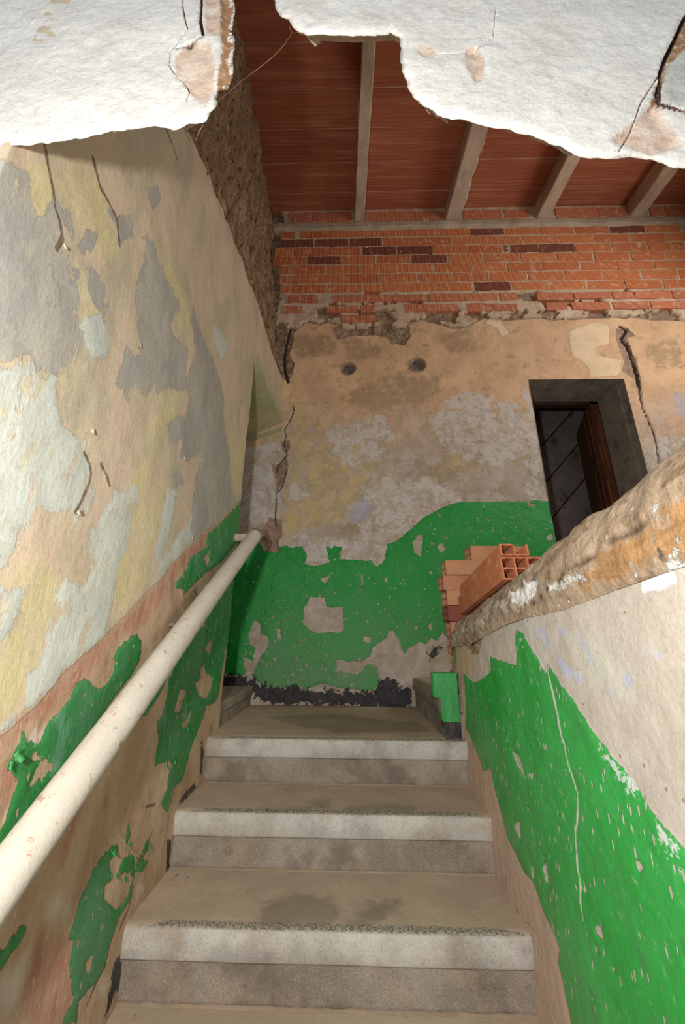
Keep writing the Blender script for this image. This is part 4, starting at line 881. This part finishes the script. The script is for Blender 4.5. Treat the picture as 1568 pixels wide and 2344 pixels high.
# ================================================================== HANDRAIL
RAILX = -.525
pa = hit((85,1912), 0, RAILX); pb = hit((583,1224), 0, RAILX)
pb = np.array(pb); pa = np.array(pa); dr = (pb-pa)/np.linalg.norm(pb-pa); pa = pa-dr*.32
RR = .0365
def rail_mesh():
    L = np.linalg.norm(pb-pa); n = int(L/.02); m = 32; V = []; sd = np.cross(dr, [0, 0, 1.]); sd /= np.linalg.norm(sd); up = np.cross(sd, dr)
    for i in range(n+1):
        t = i/n; c = pa+dr*L*t+up*(.004*math.sin(t*5))
        for k in range(m):
            a = 2*math.pi*k/m; r = RR+.0008*math.sin(3*a+9*t)
            V.append(c+sd*math.cos(a)*r+up*math.sin(a)*r)
    V.append(pa); V.append(pb); N = (n+1)*m
    Fq = [(i*m+k, i*m+(k+1) % m, (i+1)*m+(k+1) % m, (i+1)*m+k) for i in range(n) for k in range(m)]
    me = np_mesh('rail', np.array(V), np.array(Fq))
    bm = bmesh.new(); bm.from_mesh(me); bm.verts.ensure_lookup_table()
    for k in range(m):
        bm.faces.new((bm.verts[(k+1) % m], bm.verts[k], bm.verts[N])); bm.faces.new((bm.verts[n*m+k], bm.verts[n*m+(k+1) % m], bm.verts[N+1]))
    for f in bm.faces: f.smooth = len(f.verts) == 4
    bmesh.ops.recalc_face_normals(bm, faces=bm.faces); bm.to_mesh(me); bm.free(); return me
nr = NT('worn_white_rail_paint', .55)
c = nr.tint(srgb(192,186,174), srgb(182,175,162), 5)
c = nr.mix(nr.step(nr.noise(38, 5, .7, .5), .60, .65), c, srgb(168,140,116))
c = nr.mix(nr.step(nr.noise(90, 4, .7), .68, .71), c, srgb(120,104,88))
c = nr.mix(nr.math('MULTIPLY', nr.step(nr.noise(4, 4), .55, .75), .5), c, srgb(196,180,158))
M_rail = nr.done(c, nr.bump(nr.noise(50, 5, .7), .002, 1.))
hr = bpy.data.objects.new('handrail', None); COL.objects.link(hr); hr['label'] = 'thick white painted round handrail sloping up along the left wall'; hr['category'] = 'handrail'
link('rail', rail_mesh(), M_rail, hr)
M_iron = simple('painted_iron', srgb(120,110,96), srgb(90,80,70), 20, .001, rough=.6)
for t in (.55,):
    P = pa+dr*np.linalg.norm(pb-pa)*t+np.array([0, 0, -RR*.8]); bm = bmesh.new()
    bmesh.ops.create_cone(bm, segments=12, radius1=.008, radius2=.008, depth=abs(XL-RAILX)+.04)
    bmesh.ops.rotate(bm, verts=bm.verts, matrix=Matrix.Rotation(math.pi/2, 3, 'Y')); bmesh.ops.translate(bm, verts=bm.verts, vec=Vector(P)+Vector(((XL-RAILX)/2, 0, .0)))
    link('bracket', bm_mesh(bm, 'bracket', True), M_iron, hr)
P = pb-dr*.05; 
bm = box_bm((XL-.03, P[1]-.02, P[2]-.02), (RAILX, P[1]+.012, P[2]+.02), .006)
link('end_bracket', bm_mesh(bm, 'end_bracket'), M_conc, hr)

# ================================================================== LOOSE BRICKS
def hollow_block(name, w, h, l, nx, nz, t, mat, ribs=0, missing=()):
    """extruded along +Y from 0..l, centred on x, base at z=0; cells run through"""
    bm = bmesh.new()
    cw = (w-t*(nx+1))/nx; chh = (h-t*(nz+1))/nz
    xsn = [0]; 
    for i in range(nx): xsn += [xsn[-1]+t, xsn[-1]+t+cw]
    xsn.append(w); zsn = [0]
    for i in range(nz): zsn += [zsn[-1]+t, zsn[-1]+t+chh]
    zsn.append(h)
    solid = lambda i, j: 0 <= i < len(xsn)-1 and 0 <= j < len(zsn)-1 and not (i % 2 and j % 2) and (i, j) not in missing
    vc = {}
    def v(i, j, k):
        if (i, j, k) not in vc: vc[(i, j, k)] = bm.verts.new((xsn[i]-w/2, k*l, zsn[j]))
        return vc[(i, j, k)]
    for i in range(len(xsn)-1):
        for j in range(len(zsn)-1):
            if not solid(i, j): continue
            bm.faces.new((v(i, j, 0), v(i+1, j, 0), v(i+1, j+1, 0), v(i, j+1, 0))); bm.faces.new((v(i, j+1, 1), v(i+1, j+1, 1), v(i+1, j, 1), v(i, j, 1)))
            for (di, dj, a, b) in ((-1, 0, (i, j), (i, j+1)), (1, 0, (i+1, j+1), (i+1, j)), (0, -1, (i+1, j), (i, j)), (0, 1, (i, j+1), (i+1, j+1))):
                if not solid(i+di, j+dj): bm.faces.new((v(*a, 0), v(*b, 0), v(*b, 1), v(*a, 1)))
    bmesh.ops.recalc_face_normals(bm, faces=bm.faces)
    bmesh.ops.bevel(bm, geom=[e for e in bm.edges if e.is_manifold and e.calc_face_angle(0) > .5], offset=.0018, segments=1, affect='EDGES')
    return bm_mesh(bm, name)
def loose_mat(name, c1, c2, dust, ax='X', sc=30, amt=.5):
    n = NT(name, .85); wv = n.n('ShaderNodeTexWave', bands_direction=ax); n.L(n.tc, wv.inputs['Vector']); wv.inputs['Scale'].default_value = sc; wv.inputs['Distortion'].default_value = .2
    c = n.tint(c1, c2, 14); c = n.mix(n.step(n.noise(20, 5), .5, .75), c, dust)
    c = n.mix(n.math('MULTIPLY', n.step(wv.outputs['Fac'], .35, .05), amt), c, tuple(x*.45 for x in c1[:3])+(1,))
    return n.done(c, n.bump(wv.outputs['Fac'], .003, 1.))
M_l1 = loose_mat('dusty_ribbed_brick', srgb(196,142,104), srgb(182,132,98), srgb(172,150,126))
M_l2 = loose_mat('pink_ribbed_brick', srgb(190,130,102), srgb(178,122,96), srgb(196,156,132))
M_l3 = loose_mat('dark_ribbed_brick', srgb(140,78,66), srgb(128,74,64), srgb(150,100,84))
M_long = loose_mat('smooth_hollow_tile', srgb(200,128,90), srgb(188,114,76), srgb(204,156,128), 'X', 10, .15)
BH = .083; YS = 2.10
stack = [ # px left edge of face, z top, material, label
 (1075, 1239, M_l1, 'dusty ribbed hollow brick on the very top of the stack, set back to the right'),
 (1020, 1281, M_l1, 'dusty ribbed brick second from the top of the stack, jutting furthest left'),
 (1014, 1320, M_l2, 'pink brick with a waffle pattern, third from the top of the stack'),
 (1022, 1353, M_l1, 'dusty ribbed brick in the middle of the stack below the waffle patterned one'),
 (1024, 1386, M_l3, 'dark reddish brown brick low in the stack by the parapet end'),
 (1031, 1420, M_l2, 'orange brick just below the dark one, half hidden by the parapet end'),
]
z_top = [hit((a, b), 1, YS)[2] for a, b, *_ in stack]
z0s = zr+RISE*0
n_b = len(stack); zcur = z_top[0]
zb_list = []
pitch = (z_top[1]-z_top[5])/4.0
extra = 0
ztops = [z_top[1]+pitch] + [z_top[1]-k*pitch for k in range(5)]
bh = pitch-.001
zfloor = zr
nmore = int((ztops[-1]-pitch-zfloor)/pitch+.3)
sp = (ztops[0]-zfloor)/(6+nmore)
BLEN = .29
me_b = hollow_block('hollow_brick', .115, sp-.0015, BLEN, 3, 2, .009, None)
def place_block(me, mat, X, Y, Z, rotz, label, rx=0, ry=0, group='loose hollow bricks on the steps'):
    m2 = me.copy(); m2.materials.clear(); m2.materials.append(mat)
    o = bpy.data.objects.new('hollow_brick', m2); COL.objects.link(o); o.location = (X, Y, Z); o.rotation_euler = (rx, ry, rotz)
    o['label'] = label; o['category'] = 'brick'; o['group'] = group; return o
import copy
for k in range(6+nmore):
    ztop = ztops[0]-sp*k
    if k < 6: a, b, mt, lab = stack[k]
    else: a, mt, lab = 1034+6*(k % 2), M_l1, ['hidden ribbed brick in the foot of the stack behind the parapet', 'lowest ribbed brick of the stack, standing on the side step', 'ribbed brick near the foot of the stack behind the parapet'][k % 3]
    xl = hit((a, b if k < 6 else 1440), 1, YS)[0]
    # long axis along X: rotate -90deg => local +Y -> +X ; local x -> -Y
    ang = random.uniform(-.03, .03)
    o = place_block(me_b, mt, xl, YS+.0575+random.uniform(0, .008), ztop-sp, -math.pi/2+ang, lab)
# two long hollow tiles lying on the parapet
LT = .62
me_a = hollow_block('long_hollow_tile', .20, .088, LT, 4, 2, .0075, None)
na = np.array(hit((1153,1327), 0, .548)); fa = np.array([.548, na[1]+LT, 0]); fa = np.array(hit((1052,1408), 0, .548))
tilt = math.atan2(fa[2]-na[2], fa[1]-na[1])
oa = bpy.data.objects.new('hollow_tile', me_a); me_a.materials.append(M_long); COL.objects.link(oa)
oa.location = (na[0]+.10, na[1], na[2]); oa.rotation_euler = (tilt, 0, 0)
oa['label'] = 'long orange hollow tile with two rows of square cells, lying on the parapet'; oa['category'] = 'hollow tile'; oa['group'] = 'long hollow tiles on the parapet'
me_c = hollow_block('long_hollow_tile', .105, .046, LT-.03, 2, 1, .007, None, missing=((2, 2), (3, 2)))
me_c.materials.append(M_long)
oc = bpy.data.objects.new('hollow_tile', me_c); COL.objects.link(oc)
nb_ = np.array(hit((1162,1268), 0, .552))
hz = na[2]+.089/math.cos(tilt)+(nb_[1]-na[1])*math.tan(tilt)
oc.location = (nb_[0]+.0525, na[1]+.005, na[2]+.0895/math.cos(tilt)); oc.rotation_euler = (tilt, 0, .0)
oc['label'] = 'narrow broken orange hollow tile lying on top of the wider one'; oc['category'] = 'hollow tile'; oc['group'] = 'long hollow tiles on the parapet'
# packed rubble infill on top of the parapet that carries them
def infill_fn(U, V):
    X = .56+V*.24; Z = np.minimum(ZCN(U)-.03, na[2]+(U-na[1])*math.tan(tilt)-.006)+fbm(U, V, 12, 3, 9)*.008
    return np.stack([X, U, Z], 1), {}
link('rubble_infill', grid_mesh('rubble_infill', np.arange(.32, YE, .02), np.linspace(0, 1, 14), infill_fn, skirt=(0, 0, -.5)), M_core, wall_right)

# ================================================================== DOORWAY AND ROOM BEYOND
YD = hit((1300, 919), 2, DZ)[1]
M_rev = simple('grey_reveal_plaster', srgb(150,142,130), srgb(132,124,112), 7, .0015, 40, c3=srgb(112,104,94))
door = bpy.data.objects.new('door_1', None); COL.objects.link(door); door['kind'] = 'structure'
bm = bmesh.new()
def quad(bm, *p): bm.faces.new([bm.verts.new(q) for q in p])
zf = .275
quad(bm, (DX0, YB-.005, DZ), (DX1, YB-.005, DZ), (DX1, YD, DZ), (DX0, YD, DZ))
quad(bm, (DX1, YB-.005, DZ), (DX1, YB-.005, zf), (DX1-.02, YD, zf), (DX1-.02, YD, DZ))
quad(bm, (DX0, YB-.005, zf), (DX0, YB-.005, DZ), (DX0, YD, DZ), (DX0, YD, zf))
quad(bm, (DX0, YB, zf), (DX0, YD, zf), (DX1, YD, zf), (DX1, YB, zf))
link('reveal', bm_mesh(bm, 'reveal'), M_rev, door)
M_dwood = simple('dark_brown_wood', srgb(104,62,38), srgb(78,44,28), 6, .002, 30, st=(6, 6, .6), c3=srgb(132,84,50), rough=.6)
M_dw2 = simple('umber_wood', srgb(64,42,34), srgb(48,30,26), 6, .002, 30, st=(6, 6, .6), rough=.7)
box('frame_post', (DX0, YD-.01, zf), (DX0+.16, YD+.06, DZ), M_dw2, door, .004)
box('frame_post', (DX1-.09, YD-.0, zf), (DX1-.02, YD+.06, DZ), M_dwood, door, .004)
box('frame_head', (DX0, YD+.0, DZ-.03), (DX1, YD+.06, DZ+.04), M_dw2, door, .004)
# door leaf swung into the room, hinged at the right post
lw_, lt = .50, .035
leaf = bpy.data.objects.new('door_leaf', bm_mesh(box_bm((-lw_, 0, 0), (0, lt, DZ-zf-.05), .004), 'door_leaf')); leaf.data.materials.append(M_dwood)
COL.objects.link(leaf); leaf.parent = door; leaf.location = (DX1-.10, YD+.06, zf+.01); leaf.rotation_euler = (0, 0, -math.radians(110))
for zc_ in (.12, .68, 1.22):
    p_ = bpy.data.objects.new('door_panel', bm_mesh(box_bm((-lw_+.08, -.012, zc_), (-.08, .0, zc_+.42), .008), 'door_panel')); p_.data.materials.append(M_dwood); COL.objects.link(p_); p_.parent = leaf
# far boarded partition, planks on the diagonal, whitewashed and flaking
room = bpy.data.objects.new('wall_far', None); COL.objects.link(room); room['kind'] = 'structure'
YR = YD+.75
n = NT('flaking_limewashed_board', .9)
c = n.tint(srgb(152,140,140), srgb(132,122,122), 5)
c = n.mix(n.step(n.noise(16, 5, .65, st=(1,1,3,0,-.85,0)), .62, .66), c, srgb(58,40,32))
c = n.mix(n.step(n.noise(4, 4), .62, .66), c, srgb(112,94,74))
M_board = n.done(c, n.bump(n.noise(30, 5, st=(1,1,4,0,-.85,0)), .004, 1.))
ang = math.radians(47); dx, dz = math.cos(ang), math.sin(ang)
bw = .27
mb = bm_mesh(box_bm((-1.9, 0, -bw/2+.006), (1.9, .025, bw/2-.006), .003), 'plank'); mb.materials.append(M_board)
for k in range(-9, 10):
    o = bpy.data.objects.new('plank', mb); COL.objects.link(o); o.parent = room
    o.location = (2.35-dz*bw*k, YR+(k % 2)*.004, 1.3+dx*bw*k); o.rotation_euler = (0, -ang, 0)
box('boarding_backing', (.9, YR+.03, -.9), (4.2, YR+.08, 3.2), M_dw2, room)
box('floor_joist', (1.2, YR-.10, .62), (3.6, YR-.02, .74), M_dw2, room, .004)
bm = bmesh.new()
box_bm((DX0-.45, YD, zf-.05), (4.2, YR+.1, zf), 0, bm); box_bm((DX0-.45, YD, 3.0), (4.2, YR+.1, 3.05), 0, bm)
box_bm((DX0-.5, YD, zf), (DX0-.42, YR+.1, 3.0), 0, bm); box_bm((4.0, YD, zf), (4.05, YR+.1, 3.0), 0, bm); box_bm((DX1-.02, YB+.06, zf-.05), (4.1, YD, 3.0), 0, bm); box_bm((DX0-.5, YB+.06, DZ+.03), (DX1, YD, 3.0), 0, bm); box_bm((DX0-.5, YB+.06, zf-.05), (DX0-.002, YD, DZ+.1), 0, bm)
link('room_shell', bm_mesh(bm, 'room_shell'), M_rev, room)

# ================================================================== SHELL THAT CLOSES THE STAIRWELL
M_shell = simple('old_plaster', srgb(196,176,152), srgb(180,160,138), 5, .002, 30)
wr = link('wall_east', bm_mesh(box_bm((3.32, .4, -1.3), (3.42, 2.95, 4.12)), 'wall_east'), M_shell, kind='structure')
bm = bmesh.new(); box_bm((-1.5, 1.9, -.5), (-1.42, 2.9, 2.1), 0, bm); box_bm((-1.5, 2.03, 1.75), (-.70, YB+.1, 1.85), 0, bm); box_bm((-1.5, 1.95, -.5), (-.68, 2.0, 1.8), 0, bm)
link('wall_recess', bm_mesh(bm, 'wall_recess'), M_shell, kind='structure')
link('wall_upper', bm_mesh(box_bm((-1.3, .4, 1.9), (-1.0, 2.95, 4.12)), 'wall_upper'), M_shell, kind='structure')
bm = box_bm((-1.3, -1.0, -1.38), (3.4, 2.8, -1.29)); link('floor', bm_mesh(bm, 'floor'), M_conc, kind='structure')

M_sof = simple('greenish_soffit_plaster', srgb(176,172,136), srgb(164,158,124), 9, .002, 40, c3=srgb(150,150,120))
bm = bmesh.new(); pq = [(-.60, 2.03, 1.655), (-.54, YB+.01, 1.62), (-1.45, YB+.01, 1.20), (-1.45, 2.0, 1.22)]
vv = [bm.verts.new((x, y, z+d)) for d in (0, .05) for x, y, z in pq]
for f in ((0, 1, 2, 3), (7, 6, 5, 4), (0, 4, 5, 1), (1, 5, 6, 2), (2, 6, 7, 3), (3, 7, 4, 0)): bm.faces.new([vv[i] for i in f])
link('recess_soffit', bm_mesh(bm, 'recess_soffit'), M_sof, wall_left)

# ================================================================== COBWEBS
M_web = simple('dusty_cobweb', srgb(206,160,136), srgb(190,150,130), 30)
def strand(name, pts, r, label):
    cu = bpy.data.curves.new(name, 'CURVE'); cu.dimensions = '3D'; cu.bevel_depth = r; cu.bevel_resolution = 1
    for L in pts:
        s = cu.splines.new('POLY'); s.points.add(len(L)-1)
        for i, p in enumerate(L): s.points[i].co = (*p, 1)
    tmp = bpy.data.objects.new('t', cu); COL.objects.link(tmp); dg = bpy.context.evaluated_depsgraph_get()
    me = bpy.data.meshes.new_from_object(tmp.evaluated_get(dg)); bpy.data.objects.remove(tmp)
    o = link(name, me, M_web, label=label, category='cobweb'); return o
P1 = [hit(p, 1, YF+.05+i*.03) for i, p in enumerate([(488,240),(520,214),(553,185),(590,158),(625,130),(650,103),(668,76),(690,74),(712,73)])]
strand('cobweb_strand', [P1, [P1[6], hit((662,60), 1, YF+.22)]], .0007, 'dusty cobweb strand hanging across the broken hole under the terracotta ceiling')
P2 = [hit(p, 0, XL+.02) for p in zz(0, 1650, 3.136, [(810,735),(850,820),(900,890),(940,930),(985,1000)])]
strand('cobweb_strand', [P2, [P2[2], hit((312,1945), 0, XL+.012)], [P2[3], hit((318,1960), 0, XL+.02)]], .0009, 'small white cobweb tuft on the lower left wall above the flaking green paint')

# ---- grit fallen on the treads
bm = bmesh.new()
for k in range(150):
    i = random.choice((0, 1, 1, 2, 2, 3)); z = ZLAND-RISE*i; yb = (YNOSE-TREAD*(i-1)) if i else 2.65
    x = random.choice((random.uniform(XL+.02, XR-.02), XL+.03+abs(random.gauss(0, .03)), XR-.03-abs(random.gauss(0, .03))))
    if i == 0: x = min(x, .34)
    y = yb-.01-abs(random.gauss(0, .05)); y = max(y, YNOSE-TREAD*i+.02); rr = random.uniform(.0008, .0028)
    t = bmesh.ops.create_icosphere(bm, subdivisions=1, radius=rr)
    for v in t['verts']: v.co = Vector((v.co.x*1.3+x, v.co.y+y, v.co.z*.7+z+rr*.5))
link('plaster_grit', bm_mesh(bm, 'plaster_grit'), simple('grit', srgb(170,140,116), srgb(96,80,68), 40), kind='stuff', label='fine plaster grit fallen along the backs and ends of the treads', category='grit')
